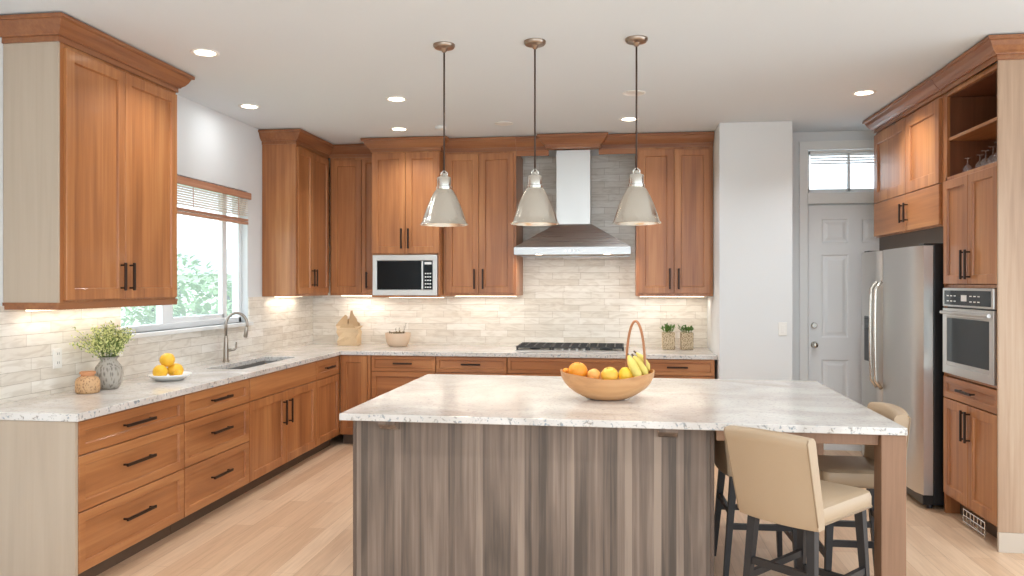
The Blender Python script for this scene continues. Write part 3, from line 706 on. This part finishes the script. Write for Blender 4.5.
# refrigerator
rf = thing('refrigerator', 'stainless side-by-side refrigerator under the bridge cabinet', 'refrigerator', (2.09, 7.185, 0), RR)
RWd = 7.185-5.80
MB().box(.004, RWd-.004, .09, .76, .03, 1.855, .004).build('case', 'black', rf)
split = 7.185-6.655
def fdoor(x0, x1, z0=.10, z1=1.85):
    b = MB(); n = 10
    pr_ = []
    for k in range(n+1):
        t = k/n; x = x0+(x1-x0)*t; e = min(t, 1-t)
        pr_.append((x, -.012*math.sin(PI*t) + (.022*(1-min(1, e/.05))**2)))
    out = [(x, y) for x, y in pr_]+[(x1, .085), (x0, .085)]
    b.ring([[(x, y, z0) for x, y in out], [(x, y, z1) for x, y in out]])
    return b
dA = fdoor(.004, split-.003).build('door', 'steelf', rf, smooth=True, auto=45)
dB = fdoor(split+.003, RWd-.002).build('door', 'steelf', rf, smooth=True, auto=45)
for dd_, x in ((dA, split-.055), (dB, split+.06)):
    P = []
    for k in range(15):
        t = k/14; P.append((x, -.048-.008*math.sin(PI*t) if 0 < t < 1 else -.008, .74+.86*(t if k in (0, 14) else min(max(t, .025), .975))))
    MB().tube(P, .0145, 12).build('handle', 'nickel', dd_, smooth=True)
dp = MB().box(.17, .36, -.016, .0, .93, 1.31, .006).build('dispenser', 'black', dA)
MB().box(.185, .345, -.019, -.014, 1.20, 1.29, .002).build('dispenser_panel', 'blackglass', dp)
MB().box(.01, RWd-.01, .02, .10, .03, .095, .004).build('kick_grille', 'black', rf)
b = MB()
for x in (.05, RWd-.05):
    for y in (.08, .68): b.lathe([(.022, 0), (.022, .032)], (x, y, .0005), 14)
b.build('feet', 'black', rf)
b = MB(); b.box(.02, .12, .03, .16, 1.851, 1.866, .004).box(RWd-.12, RWd-.02, .03, .16, 1.851, 1.866, .004); b.build('hinge_cover', 'black', rf)

# glasses in the niche
def goblet(loc, s, label):
    g = thing('wine_glass', label, 'glass', loc, 0, 'upturned glasses in the shelf niche')
    MB().lathe([(.036*s, 0), (.040*s, .02*s), (.038*s, .05*s), (.022*s, .075*s), (.006*s, .085*s), (.004*s, .12*s), (.006*s, .135*s), (.034*s, .139*s), (.034*s, .141*s)], n=20, cap0=False).build('bowl', 'clear', g, smooth=True)
    return g
for y, s, lb in ((5.12, .95, 'clear glass in the open niche nearest the pale end panel'), (5.20, .85, 'clear glass in the open niche behind the nearest glass'), (5.30, .8, 'clear glass in the middle of the open niche'), (5.38, .7, 'small clear glass in the open niche, second from its far side'), (5.56, .75, 'small clear glass at the far left side of the open niche')):
    goblet((2.30, y, NZ0+.001), s, lb)

# ------------------------------------------------------------------ island
IX, IY, IR = -.065, 4.67, -.012
isl = thing('kitchen_island', 'grey-brown wood island base with vertical grain and corner post', 'island', (IX, IY, 0), IR)
X0, X1 = -1.375-IX, .468-IX; Y0, Y1 = 3.925-IY, 5.50-IY; IT = .884
MB().box(X0, X1, Y0+.012, Y1, .0, IT, .001).build('body', 'walnut', isl)
MB().box(X0+.016, X1-.016, Y0, Y0+.012, .0, IT-.001, .001).build('front_panel', 'walnut', isl)
M['edge'] = plain('island_edge', srgb(96, 78, 66), .5)
for x0, x1 in ((X0-.002, X0+.016), (X1-.016, X1+.002)): MB().box(x0, x1, Y0-.004, Y0+.02, 0, IT-.001, .002).build('corner_trim', 'edge', isl)
for cx in (-1.17-IX, .245-IX):
    b = MB(); x0, x1 = cx-.045, cx+.045
    prof = [(Y0, IT), (Y0-.085, IT), (Y0-.085, IT-.022), (Y0-.06, IT-.040), (Y0-.03, IT-.055), (Y0, IT-.062)]
    b.ring([[(x0, y, z) for y, z in prof], [(x1, y, z) for y, z in prof]]).build('corbel', 'walnut', isl)
px_, py_ = 1.262-IX, 3.862-IY
for qy in (py_, 5.40-IY):
    MB().box(px_-.055, px_+.055, qy-.055, qy+.055, 0, IT, .004).build('post', 'post', isl)
MB().box(X1+.004, px_-.056, py_-.02, py_+.01, IT-.055, IT-.001, .002).box(px_-.02, px_+.01, py_+.056, 5.40-IY-.056, IT-.055, IT-.001, .002).box(X1+.004, px_-.056, 5.40-IY-.02, 5.40-IY+.01, IT-.055, IT-.001, .002).build('apron', 'post', isl)
it = MB().box(-1.405-IX, 1.318-IX, 3.795-IY, 5.565-IY, IT+.001, .92, .004).build('island_countertop', 'granite', None, loc=(IX, IY, 0), rot=(0, 0, IR))
tag(it, 'thick speckled white granite slab on top of the island', 'countertop')

# ------------------------------------------------------------------ bar stools
def make_stool(label, loc, rz, w=.44, dp_=.44, top=.945, seat_z=.655, legtop=.575, lean=.095):
    r = thing('bar_stool', label, 'stool', loc, rz, None)
    hw, hd_ = w/2, dp_/2
    # seat cushion
    b = MB(); rg = []
    for z, o in ((legtop, .004), (legtop+.004, 0), (seat_z-.03, 0), (seat_z-.010, .006), (seat_z, .03)):
        rg.append(rr(-hw+o, hw-o, -hd_+o, hd_-o, z, .035))
    b.ring(rg).build('seat', 'leather', r, smooth=True, auto=50)
    MB().tube(rr(-hw, hw, -hd_, hd_, legtop+.006, .035)+[rr(-hw, hw, -hd_, hd_, legtop+.006, .035)[0]], .004, 6).build('piping', 'piping', r.children[-1], smooth=True)
    # backrest: gently wrapped, raked, rolled top
    b = MB(); rg = []; N = 10
    bz0 = legtop-.012
    for z, t in ((bz0, 0), (bz0+.02, .05), (seat_z, .22), ((seat_z+top)/2, .6), (top-.05, .88), (top-.018, .97), (top-.004, 1.0), (top, 1.02)):
        rake = -lean*t*(top-legtop)/.37; th = .062+.01*t
        if z >= top-.004: th = .03 if z == top else .052
        if z == bz0: th = .05
        row = []; hw2 = hw+.004+.008*t
        cy = -hd_-.026+rake
        for k in range(N+1):
            u = -1+2*k/N; row.append((u*hw2, cy-th/2+.030*u*u, z-.012*u*u*(z > seat_z+.1)))
        for k in range(N, -1, -1):
            u = -1+2*k/N; row.append((u*hw2*.985, cy+th/2+.034*u*u*.9, z-.012*u*u*(z > seat_z+.1)))
        rg.append(row)
    bk = b.ring(rg).build('backrest', 'leather', r, smooth=True, auto=60)
    for sx in (-1, 1):
        MB().tube([(row[0 if sx < 0 else N][0]-0*sx, row[0 if sx < 0 else N][1]+.001, row[0 if sx < 0 else N][2]) for row in rg[1:-1]], .0035, 6).build('piping', 'piping', bk, smooth=True)
    # legs
    tops = {}
    for sx in (-1, 1):
        for sy in (-1, 1):
            a = Vector((sx*(hw-.045), sy*(hd_-.045) - (.03 if sy < 0 else 0), legtop)); e_ = Vector((sx*(hw-.015), sy*(hd_-.02) - (.055 if sy < 0 else 0), 0))
            MB().beam(e_, a, .025, .025, .039, .039).build('leg', 'ebony', r)
            tops[sx, sy] = (a, e_)
    def on(k, z):
        a, e_ = tops[k]; return e_.lerp(a, z/legtop)
    for k1, k2, z in (((-1, -1), (-1, 1), .29), ((1, -1), (1, 1), .29), ((-1, 1), (1, 1), .22), ((-1, -1), (1, -1), .36)):
        MB().beam(on(k1, z), on(k2, z), .022, .03).build('stretcher', 'ebony', r)
    return r
make_stool('cream leather bar stool in front, its back against the island countertop edge', (.845, 3.65, 0), math.radians(-42), .365, .475, top=.968)
make_stool('cream bar stool mostly hidden behind the front stool, against the island base', (.765, 4.46, 0), math.radians(-88), .43, .36, top=.855, lean=.03)
make_stool('cream bar stool beyond the corner post, its rolled top showing past the counter end', (1.17, 4.23, 0), math.radians(90), .40, .34, top=.955, lean=.03)

# ------------------------------------------------------------------ ceiling fixtures
def pendant(x, y, label):
    r = thing('pendant_lamp', label, 'lamp', (x, y, 0), 0, 'pendant lamps over the island')
    MB().lathe([(.066, CEIL), (.066, CEIL-.012), (.058, CEIL-.022), (.022, CEIL-.026), (.012, CEIL-.045), (.004, CEIL-.05)], n=28, cap0=False).build('canopy', 'bronzed', r, smooth=True, auto=40)
    MB().tube([(0, 0, CEIL-.04), (0, 0, 2.245)], .0055, 8).build('cord', plain('dark_rod', srgb(70, 50, 40), .5), r, smooth=True)
    b = MB(); b.lathe([(.012, 2.25), (.014, 2.235), (.040, 2.226), (.043, 2.220), (.043, 2.172), (.048, 2.168), (.048, 2.156), (.042, 2.150)], n=28)
    b.build('socket_cap', 'nickel', r, smooth=True, auto=40)
    MB().tube([(-.016, 0, 2.225), (-.02, 0, 2.25), (0, 0, 2.268), (.02, 0, 2.25), (.016, 0, 2.225)], .0045, 8).build('hanger', 'nickel', r, smooth=True)
    out = [(.045, 2.154), (.058, 2.140), (.080, 2.10), (.105, 2.043), (.125, 1.985), (.136, 1.950), (.143, 1.944), (.146, 1.938)]
    inn = [(q-.004, z-.001) for q, z in reversed(out)]
    MB().lathe(out+inn, n=40, cap0=False, cap1=False).build('shade', 'shade', r, smooth=True, auto=50)
    bb = MB().sphere((0, 0, 2.02), .034, 1, 1, 1.2, 2).lathe([(.014, 2.05), (.014, 2.14)], n=12).build('bulb', 'lit', r, smooth=True)
    d = bpy.data.lights.new('pendant_light', 'POINT'); d.energy = 8; d.color = WARM; d.shadow_soft_size = .03
    o = bpy.data.objects.new('pendant_light', d); C.objects.link(o); o.location = (0, 0, 1.96); o.parent = r
    return r
pendant(-1.052, 4.62, 'leftmost brushed metal pendant lamp over the island')
pendant(-.500, 4.63, 'middle brushed metal pendant lamp over the island, in front of the hood')
pendant(.100, 4.66, 'rightmost brushed metal pendant lamp over the island')
def can(x, y, label, on=True, power=6, spread=math.radians(130)):
    r = thing('recessed_light', label, 'light', (x, y, 0), 0, 'recessed ceiling lights')
    MB().lathe([(.062, CEIL-.001), (.062, CEIL-.004), (.078, CEIL-.008), (.086, CEIL-.004), (.088, CEIL-.0005)], n=32, cap0=False, cap1=False).build('trim_ring', 'white', r, smooth=True)
    MB().lathe([(.063, CEIL-.003), (.05, CEIL-.0035), (.001, CEIL-.004)], n=32, cap0=False).build('lens', 'lit' if on else 'unlit', r)
    if on: area('recessed_lamp', (0, 0, CEIL-.012), (0, 0, 0), .11, .11, power, SOFT, r, 'DISK', spread)
for x, y, lb, on in ((-2.57, 4.57, 'lit recessed ceiling light nearest the large left wall cabinet', True), (-2.99, 6.0, 'lit recessed ceiling light near the sink window', True), (-1.73, 5.92, 'lit recessed ceiling light left of the leftmost pendant', True),
                 (-2.04, 7.07, 'lit recessed ceiling light just in front of the cabinet over the microwave', True), (.083, 6.92, 'lit recessed ceiling light behind the rightmost pendant rod', True), (1.835, 6.21, 'lit recessed ceiling light by the bridge cabinet over the fridge', True)):
    can(x, y, lb, on, 2 if x < -2.9 else (11 if x > 1.5 else 6), PI if x < -2.9 else math.radians(130))
can(.11, 5.98, 'unlit recessed ceiling light nearer than the lit one at the rightmost pendant', False)
for x, y in ((-1.9, 2.4), (-.5, 2.4), (1.2, 2.4), (2.4, 3.4), (-1.9, .4), (.4, .4), (2.4, .6)):  # extra downlights out of view, added to brighten the room
    can(x, y, 'added unseen recessed ceiling light over the near part of the room', True, 6)
sd = tag(MB().lathe([(.05, CEIL-.001), (.05, CEIL-.018), (.04, CEIL-.026), (.0, CEIL-.027)][:3], (-1.63, 7.02, 0), 24).build('smoke_detector', 'white', None, smooth=True, auto=40), 'small round white smoke detector on the ceiling near the microwave cabinet', 'detector')
tag(MB().lathe([(.085, CEIL-.001), (.085, CEIL-.006), (.06, CEIL-.010)], (-1.03, 6.95, 0), 28).build('ceiling_speaker', 'white', None, smooth=True, auto=40), 'flat round white speaker disc in the ceiling before the hood', 'speaker')

# ------------------------------------------------------------------ outlets and switch
def plate(name, label, cat, loc, rz, kind):
    r = thing(name, label, cat, loc, rz)
    MB().box(-.037, .037, -.006, 0, -.06, .06, .003).build('plate', 'outlet', r)
    if kind == 'outlet':
        for z in (-.027, .027):
            f = MB().box(-.018, .018, -.009, -.005, z-.018, z+.018, .003).build('socket', 'outlet', r)
            b = MB()
            for x in (-.008, .006): b.box(x, x+.003, -.0095, -.0088, z-.006, z+.008)
            b.build('slot', 'slot', f)
    else: MB().box(-.015, .015, -.010, -.005, -.033, .033, .003).build('rocker', 'outlet', r)
    return r
plate('wall_outlet', 'white outlet on the left backsplash behind the vase', 'outlet', (XW+.0125, 4.25, 1.135), PI/2, 'outlet')
plate('light_switch', 'white light switch on the pale wall beside the entry door', 'switch', (1.44, YP-.0005, 1.18), 0, 'switch')

# ------------------------------------------------------------------ small items
def fruit_round(name, label, loc, r, mat, group, sz=.94, stem=True):
    t = thing(name, label, 'fruit', loc, 0, group)
    b = MB(); n = 14; prof = []
    for k in range(n+1):
        a = -PI/2+PI*k/n; prof.append((max(.0008, r*math.cos(a)), r*sz*math.sin(a) - (.06*r*math.exp(-((PI/2-a)/.25)**2))))
    o = b.lathe(prof, n=24).build('flesh', mat, t, smooth=True)
    o.rotation_euler = (random.uniform(-.4, .4), random.uniform(-.4, .4), 0)
    if stem: MB().lathe([(.004, r*sz-.07*r), (.003, r*sz-.02*r)], n=6).build('stem', 'stem', o)
    return t
def lemon(name, label, loc, r, mat, group, rot, el=1.25, tip=True):
    t = thing(name, label, 'fruit', loc, 0, group)
    prof = []; n = 18
    for k in range(n+1):
        a = -PI/2+PI*k/n; s = math.sin(a); q = r*max(.02, math.cos(a))**(.92)
        zz = r*el*s + (r*.16*max(0, (abs(s)-.92)/.08)*(1 if s > 0 else -1) if tip else 0)
        prof.append((q, zz))
    o = MB().lathe(prof, n=22).build('peel', mat, t, smooth=True); o.rotation_euler = rot
    return t
# plate of lemons on the left counter
pc = Vector((-3.03, 4.93, CT1))
pl = tag(MB().lathe([(.07, .001), (.085, .001), (.132, .030), (.142, .040), (.139, .043), (.125, .034), (.075, .012), (.001, .010)], tuple(pc), 36, cap0=True).build('fruit_dish', 'dish', None, smooth=True), 'low white dish of lemons on the left counter', 'dish')
G = 'lemons in the white dish'
lemon('lemon', 'left lemon resting in the white dish', pc+Vector((-.034, -.056, .060)), .048, 'golden', G, (1.3, 0, .6), 1.1)
lemon('lemon', 'right lemon resting in the white dish, nearer the sink', pc+Vector((.008, .056, .060)), .048, 'golden', G, (1.45, .3, -.5), 1.1)
lemon('lemon', 'lemon on top of the pile in the white dish', pc+Vector((-.018, .002, .136)), .047, 'golden', G, (1.4, .2, 1.2), 1.1)
lemon('lemon', 'small lemon at the front of the white dish below the pile', pc+Vector((.062, -.002, .042)), .026, 'golden', G, (1.2, 0, 2.0), 1.1)
# vase and bouquet
vc = Vector((-3.155, 4.47, CT1))
vz = thing('vase', 'hammered grey ceramic vase of wildflowers on the left counter', 'vase', vc)
VS = .93
vprof = [(.050, 0.001), (.058, .006), (.076, .05), (.083, .10), (.076, .145), (.054, .178), (.046, .19), (.050, .205), (.057, .212), (.053, .212), (.044, .198), (.044, .188), (.06, .16), (.06, .03), (.001, .02)]
MB().lathe([(q, z*VS) for q, z in vprof], n=36).build('body', 'vase', vz, smooth=True)
MB().lathe([(.0585, .1955), (.061, .198), (.0585, .2005), (.054, .1995)], n=36, cap0=False, cap1=False).build('rim', plain('vase_rim', srgb(150, 142, 130), .4), vz, smooth=True)
bq = thing('flower_bouquet', 'loose bunch of yellow-green wildflowers in the grey vase', 'flowers', vc+Vector((0, 0, .12)))
st, lf, bs = MB(), MB(), MB()
def leaf(b, p, d, L, w, up=Vector((0, 0, 1))):
    d = d.normalized(); s = d.cross(up)
    if s.length < .1: s = Vector((1, 0, 0))
    s.normalize(); n_ = s.cross(d)
    q = [p, p+d*L*.35+s*w*.5+n_*.1*L, p+d*L*.7+s*w*.4, p+d*L-n_*.12*L, p+d*L*.7-s*w*.4, p+d*L*.35-s*w*.5+n_*.1*L]
    m_ = p+d*L*.5-n_*.04*L
    V = [b.bm.verts.new(x) for x in q]; c = b.bm.verts.new(m_)
    for i in range(6): b.bm.faces.new((V[i], V[(i+1) % 6], c))
for i in range(64):
    a = random.uniform(0, 2*PI); sp_ = random.uniform(.02, .20)*(1 if i % 4 else 1.25); h = random.uniform(.20, .29)-sp_*.35
    e = Vector((math.cos(a)*sp_*.8, math.sin(a)*sp_*1.2, h+ .02))
    base = Vector((math.cos(a)*.022, math.sin(a)*.022, 0)); midp = Vector((math.cos(a)*.03, math.sin(a)*.03, .10))
    P = []
    for k in range(7):
        t = k/6; P.append(base*(1-t)**2+midp*2*t*(1-t)+e*t*t)
    st.tube(P, .0014, 4)
    for k in range(32):
        t = random.uniform(.52, 1.05); p = base*(1-t)**2+midp*2*t*(1-t)+e*t*t + Vector((random.gauss(0, .012), random.gauss(0, .012), random.gauss(0, .010)))
        dv = Vector((random.gauss(0, 1), random.gauss(0, 1), random.gauss(.5, .7)))
        if random.random() < .5: leaf(lf, p, dv, random.uniform(.014, .026), .009)
        else:
            bs.sphere(p, random.uniform(.0035, .0065), sub=1)
st.build('stems', 'greenstem', bq, smooth=True); lf.build('leaves', 'leaf', bq); bs.build('blossoms', 'blossom', bq)
# jar
jr = thing('ceramic_jar', 'small carved tan jar with a terracotta stopper left of the vase', 'jar', (-3.155, 4.275, CT1))
MB().lathe([(.058, .001), (.064, .006), (.068, .03), (.067, .07), (.058, .09), (.040, .100), (.036, .104)], n=32).build('body', 'jar', jr, smooth=True, auto=60)
MB().lathe([(.036, .103), (.036, .112), (.044, .114), (.044, .126), (.04, .129)], n=28).build('lid', 'cork', jr, smooth=True, auto=40)
# paper bag in the corner
pb = thing('paper_bag', 'crumpled kraft paper bag in the back corner of the counter', 'bag', (-2.845, 7.98, CT1))
b = MB()
def bagring(z, hw, hd, j, crease=.0):
    rs = []
    for x, y in ((-1, -1), (-.33, -1.06), (.3, -.97), (1, -1), (1.04, -.3), (.97-crease, .1), (1, 1), (.3, .96), (-.35, 1.03), (-1, 1), (-1.03+crease, 0), (-.98, -.4)):
        rs.append((x*hw+random.uniform(-j, j), y*hd+random.uniform(-j, j), z+random.uniform(-j, j)*(.3 if z > .02 else 0)))
    return rs
b.ring([bagring(.001, .105, .07, .001), bagring(.045, .107, .072, .008), bagring(.09, .104, .073, .012), bagring(.14, .112, .07, .014), bagring(.175, .109, .066, .014), bagring(.21, .122, .06, .014)], cap1=False)
b.build('bag_body', 'kraft', pb)
b = MB()
def flap(pts, y, th=.004, tilt=0):
    fr = [(x, y+tilt*(z-.19), z) for x, z in pts]; bk2 = [(x, y+th+tilt*(z-.19), z) for x, z in pts]
    b.ring([fr, bk2])
flap([(-.12, .19), (-.135, .215), (-.10, .262), (-.07, .300), (-.045, .325), (-.02, .312), (-.012, .25), (.0, .20)], -.06, tilt=.35)
flap([(.0, .19), (.004, .25), (.010, .365), (.03, .372), (.045, .33), (.06, .312), (.085, .285), (.105, .22), (.115, .19)], -.055, tilt=.3)
flap([(-.11, .19), (-.09, .25), (-.02, .28), (.05, .27), (.10, .235), (.11, .19)], .045, tilt=-.3)
flap([(-.085, .19), (-.06, .235), (0, .222), (.05, .24), (.085, .19)], -.068, tilt=.1)
b.build('torn_top', 'kraftd', pb)
# blush bowl with sprigs
bw = thing('ceramic_bowl', 'blush ceramic bowl of dried sprigs below the microwave', 'bowl', (-2.30, 7.93, CT1))
MB().lathe([(.092, .001), (.098, .004), (.118, .05), (.130, .10), (.134, .140), (.128, .140), (.124, .10), (.11, .05), (.085, .022), (.001, .018)], n=36).build('body', 'pinkbowl', bw, smooth=True, auto=60)
sg = thing('dried_sprigs', 'few dark dried sprigs standing in the blush bowl', 'plant', (-2.30, 7.93, CT1+.065))
st, lf = MB(), MB()
for i in range(26):
    a = random.uniform(0, 2*PI); rr_ = random.uniform(.02, .10); p = Vector((math.cos(a)*rr_, math.sin(a)*rr_, .055))
    for k in range(5): leaf(lf, p+Vector((0, 0, random.uniform(-.005, .02))), Vector((random.gauss(0, 1), random.gauss(0, 1), random.uniform(.2, 1.2))), .026, .012)
for e in ((.085, 0, .165), (.055, .01, .09), (-.03, .01, .12), (.02, -.02, .13)):
    st.tube([(e[0]*.4, e[1], -.01), (e[0]*.75, e[1], e[2]*.6), e], [.0025, .002, .0012], 5)
    for k in range(5): leaf(lf, Vector(e)*(.7+.08*k), Vector((random.gauss(0, 1), random.gauss(0, 1), .4)), .018, .008)
# filler bed the sprigs stand in
MB().lathe([(.05, -.02), (.098, .035), (.10, .045), (.06, .055), (.001, .057)], n=24).build('moss_bed', plain('dried_moss', srgb(140, 122, 92), .9, bump=.8, bscale=60), sg, smooth=True)
st.build('twigs', 'stem', sg); lf.build('leaves', plain('dried_leaf', srgb(124, 106, 70), .7), sg)
# two seagrass planters
for px, lb in ((.485, 'left'), (.665, 'right')):
    r = thing('planter', '%s of two square woven planters on the back counter right of the cooktop' % lb, 'planter', (px, 7.93, CT1), 0, 'woven planters by the white wall')
    h = .062
    MB().ring([rr(-h*.92, h*.92, -h*.92, h*.92, .001, .015), rr(-h, h, -h, h, .01, .015), rr(-h, h, -h, h, .168, .015), rr(-h+.008, h-.008, -h+.008, h-.008, .168, .012), rr(-h+.008, h-.008, -h+.008, h-.008, .145, .012)]).build('basket', 'basket', r, smooth=True, auto=50)
    pt = thing('potted_plant', 'small leafy green plant growing in the %s woven planter' % lb, 'plant', (px, 7.93, CT1+.146), 0, 'plants in the woven planters')
    lf = MB(); stm = MB()
    for i in range(24):
        a = random.uniform(0, 2*PI); q = random.uniform(0, .04); p = Vector((math.cos(a)*q, math.sin(a)*q, 0)); d = Vector((math.cos(a)*random.uniform(.1, .8), math.sin(a)*random.uniform(.1, .8), 1))
        L = random.uniform(.07, .13); stm.tube([p, p+d.normalized()*L*.7], .0015, 4)
        for k in range(2): leaf(lf, p+d.normalized()*L*random.uniform(.3, .7), d+Vector((random.gauss(0, .5), random.gauss(0, .5), 0)), random.uniform(.035, .055), .02)
    lf.build('leaves', 'leafd', pt); stm.build('stems', 'greenstem', pt)

# wooden fruit bowl on the island
BX, BYY, BZ = -.068, 4.50, .9205
fb = thing('fruit_bowl', 'wide boat-shaped wooden fruit bowl with a hoop handle on the island', 'bowl', (BX, BYY, BZ), .137)
def boat(t, off):
    n = 48; out = []
    for k in range(n):
        a = 2*PI*k/n; c_, s_ = math.cos(a), math.sin(a)
        hz = .132+.034*abs(c_)**2.2 + .004*math.sin(5*a)
        rx = (.09+(.27-.09)*math.sin(t*PI/2)**1.15)-off; ry = (.07+(.155-.07)*math.sin(t*PI/2)**1.0)-off
        out.append((rx*math.copysign(abs(c_)**.92, c_), ry*s_, .001+off*(1-t)+(hz-.001)*t**1.5))
    return out
T_ = [0, .12, .25, .4, .55, .7, .85, 1]
MB().ring([boat(t, 0) for t in T_]+[boat(t, .007) for t in reversed(T_)]).build('body', 'bowlwood', fb, smooth=True, auto=70)
P = []; hx0 = .150
for k in range(25):
    a = PI*k/24; yy = -.115*math.cos(a); P.append((.165+.042*math.cos(a), .02-.075*math.cos(a), .11+.335*math.sin(a)**.8 if 0 < k < 24 else .11))
MB().tube(P, .0075, 10).build('hoop_handle', 'hoop', fb, smooth=True)
G = 'fruit in the wooden bowl'
Rz = Matrix.Rotation(.137, 4, 'Z')
def bp_(x, y, z): return Vector((BX, BYY, BZ)) + (Rz @ Vector((x, y, z)))
fruit_round('orange', 'large bright orange at the left in the wooden bowl', bp_(-.170, -.005, .160), .056, 'orange', G)
fruit_round('mandarin', 'pale orange mandarin between the big orange and the grapefruit', bp_(-.084, -.040, .142), .039, 'mandarin', G)
fruit_round('grapefruit', 'round yellow grapefruit in the middle of the wooden bowl', bp_(.006, -.052, .142), .050, 'grapefruit', G, .95)
lemon('lemon', 'yellow lemon with its tip up, left of the bananas in the wooden bowl', bp_(.103, -.047, .138), .046, 'lemon', G, (.5, -.5, 0), 1.12)
lemon('lemon', 'yellow lemon at the right end of the wooden bowl behind the bananas', bp_(.205, .050, .165), .038, 'lemon', G, (.2, .9, 0), 1.35)
fruit_round('tangerine', 'small tangerine at the far left end of the wooden bowl', bp_(-.232, .048, .150), .025, 'orange', G)
def banana(label, pts, r):
    t = thing('banana', label, 'fruit', bp_(0, 0, 0), .137, G)
    P = [Vector(p) for p in pts]; Q = []; n = 14
    for k in range(n+1):
        u = k/n; a, b_, c_ = P; Q.append(a*(1-u)**2+b_*2*u*(1-u)+c_*u*u)
    rad = [r*min(1, .35+2.6*min(k/n, (n-k)/n)) for k in range(n+1)]
    sk_ = MB().tube(Q, rad, 6).build('skin', 'banana', t, smooth=True)
    MB().tube([Q[-1], Q[-1]+(Q[-1]-Q[-2]).normalized()*.02], [.006, .005], 6).build('stem', 'stem', sk_)
    return t
banana('front banana leaning upright against the handle', [(.180, -.085, .112), (.135, -.110, .185), (.118, -.03, .248)], .026)
banana('banana behind the front one, leaning on the hoop handle', [(.222, -.058, .13), (.185, -.060, .20), (.150, -.01, .245)], .022)
banana('banana drooping over the right end of the wooden bowl', [(.235, -.015, .165), (.218, -.035, .22), (.168, .012, .262)], .019)

# ------------------------------------------------------------------ outside
struct(MB().box(-60, XW-.15, -20, 70, -.6, -.35).build('ground', 'grass'))
def shrub(x, y, r, h, label):
    t = thing('garden_shrub', label, 'shrub', (x, y, -.35), 0, 'shrubs outside the sink window')
    b = MB()
    for i in range(900):
        a = random.uniform(0, 2*PI); v = random.uniform(-.2, 1); q = math.sqrt(max(0, 1-v*v*.9))*r*random.uniform(.75, 1.05)
        p = Vector((math.cos(a)*q, math.sin(a)*q, h*.45+v*h*.55)); leaf(b, p, Vector((math.cos(a), math.sin(a), random.gauss(.3, .6))), random.uniform(.10, .2), .09)
    b.build('foliage', 'shrub', t)
    MB().tube([(0, 0, 0), (.03, .02, h*.4), (0, .05, h*.8)], [.05, .04, .02], 6).build('trunk', 'stem', t)
for x, y, r, h, lb in ((-5.0, 8.9, .9, 1.6, 'pale green shrub close outside the sink window, left of the faucet'), (-6.9, 12.2, 1.2, 1.95, 'rounded green shrub farther out behind the nearest one'), (-6.6, 7.6, .7, 1.7, 'low shrub outside the left pane of the sink window'), (-9.5, 15.0, 1.7, 2.5, 'large hazy shrub in the garden near the far house')):
    shrub(x, y, r, h, lb)
hs = thing('house', 'pale neighbouring house with a grey roof far outside the sink window', 'house', (-20.5, 32, -.35), .4)
MB().box(-7, 7, -3, 3, 0, 2.3).build('walls', 'render', hs)
MB().ring([[(-7.4, -3.5, 2.3), (-7.4, 3.5, 2.3), (-7.4, 0, 3.5)], [(7.4, -3.5, 2.3), (7.4, 3.5, 2.3), (7.4, 0, 3.5)]]).build('roof', 'roof', hs)
for x in (-5, -2, 1, 4): MB().box(x-.6, x+.6, -3.06, -2.99, .8, 1.8, .01).build('window', 'blackglass', hs)
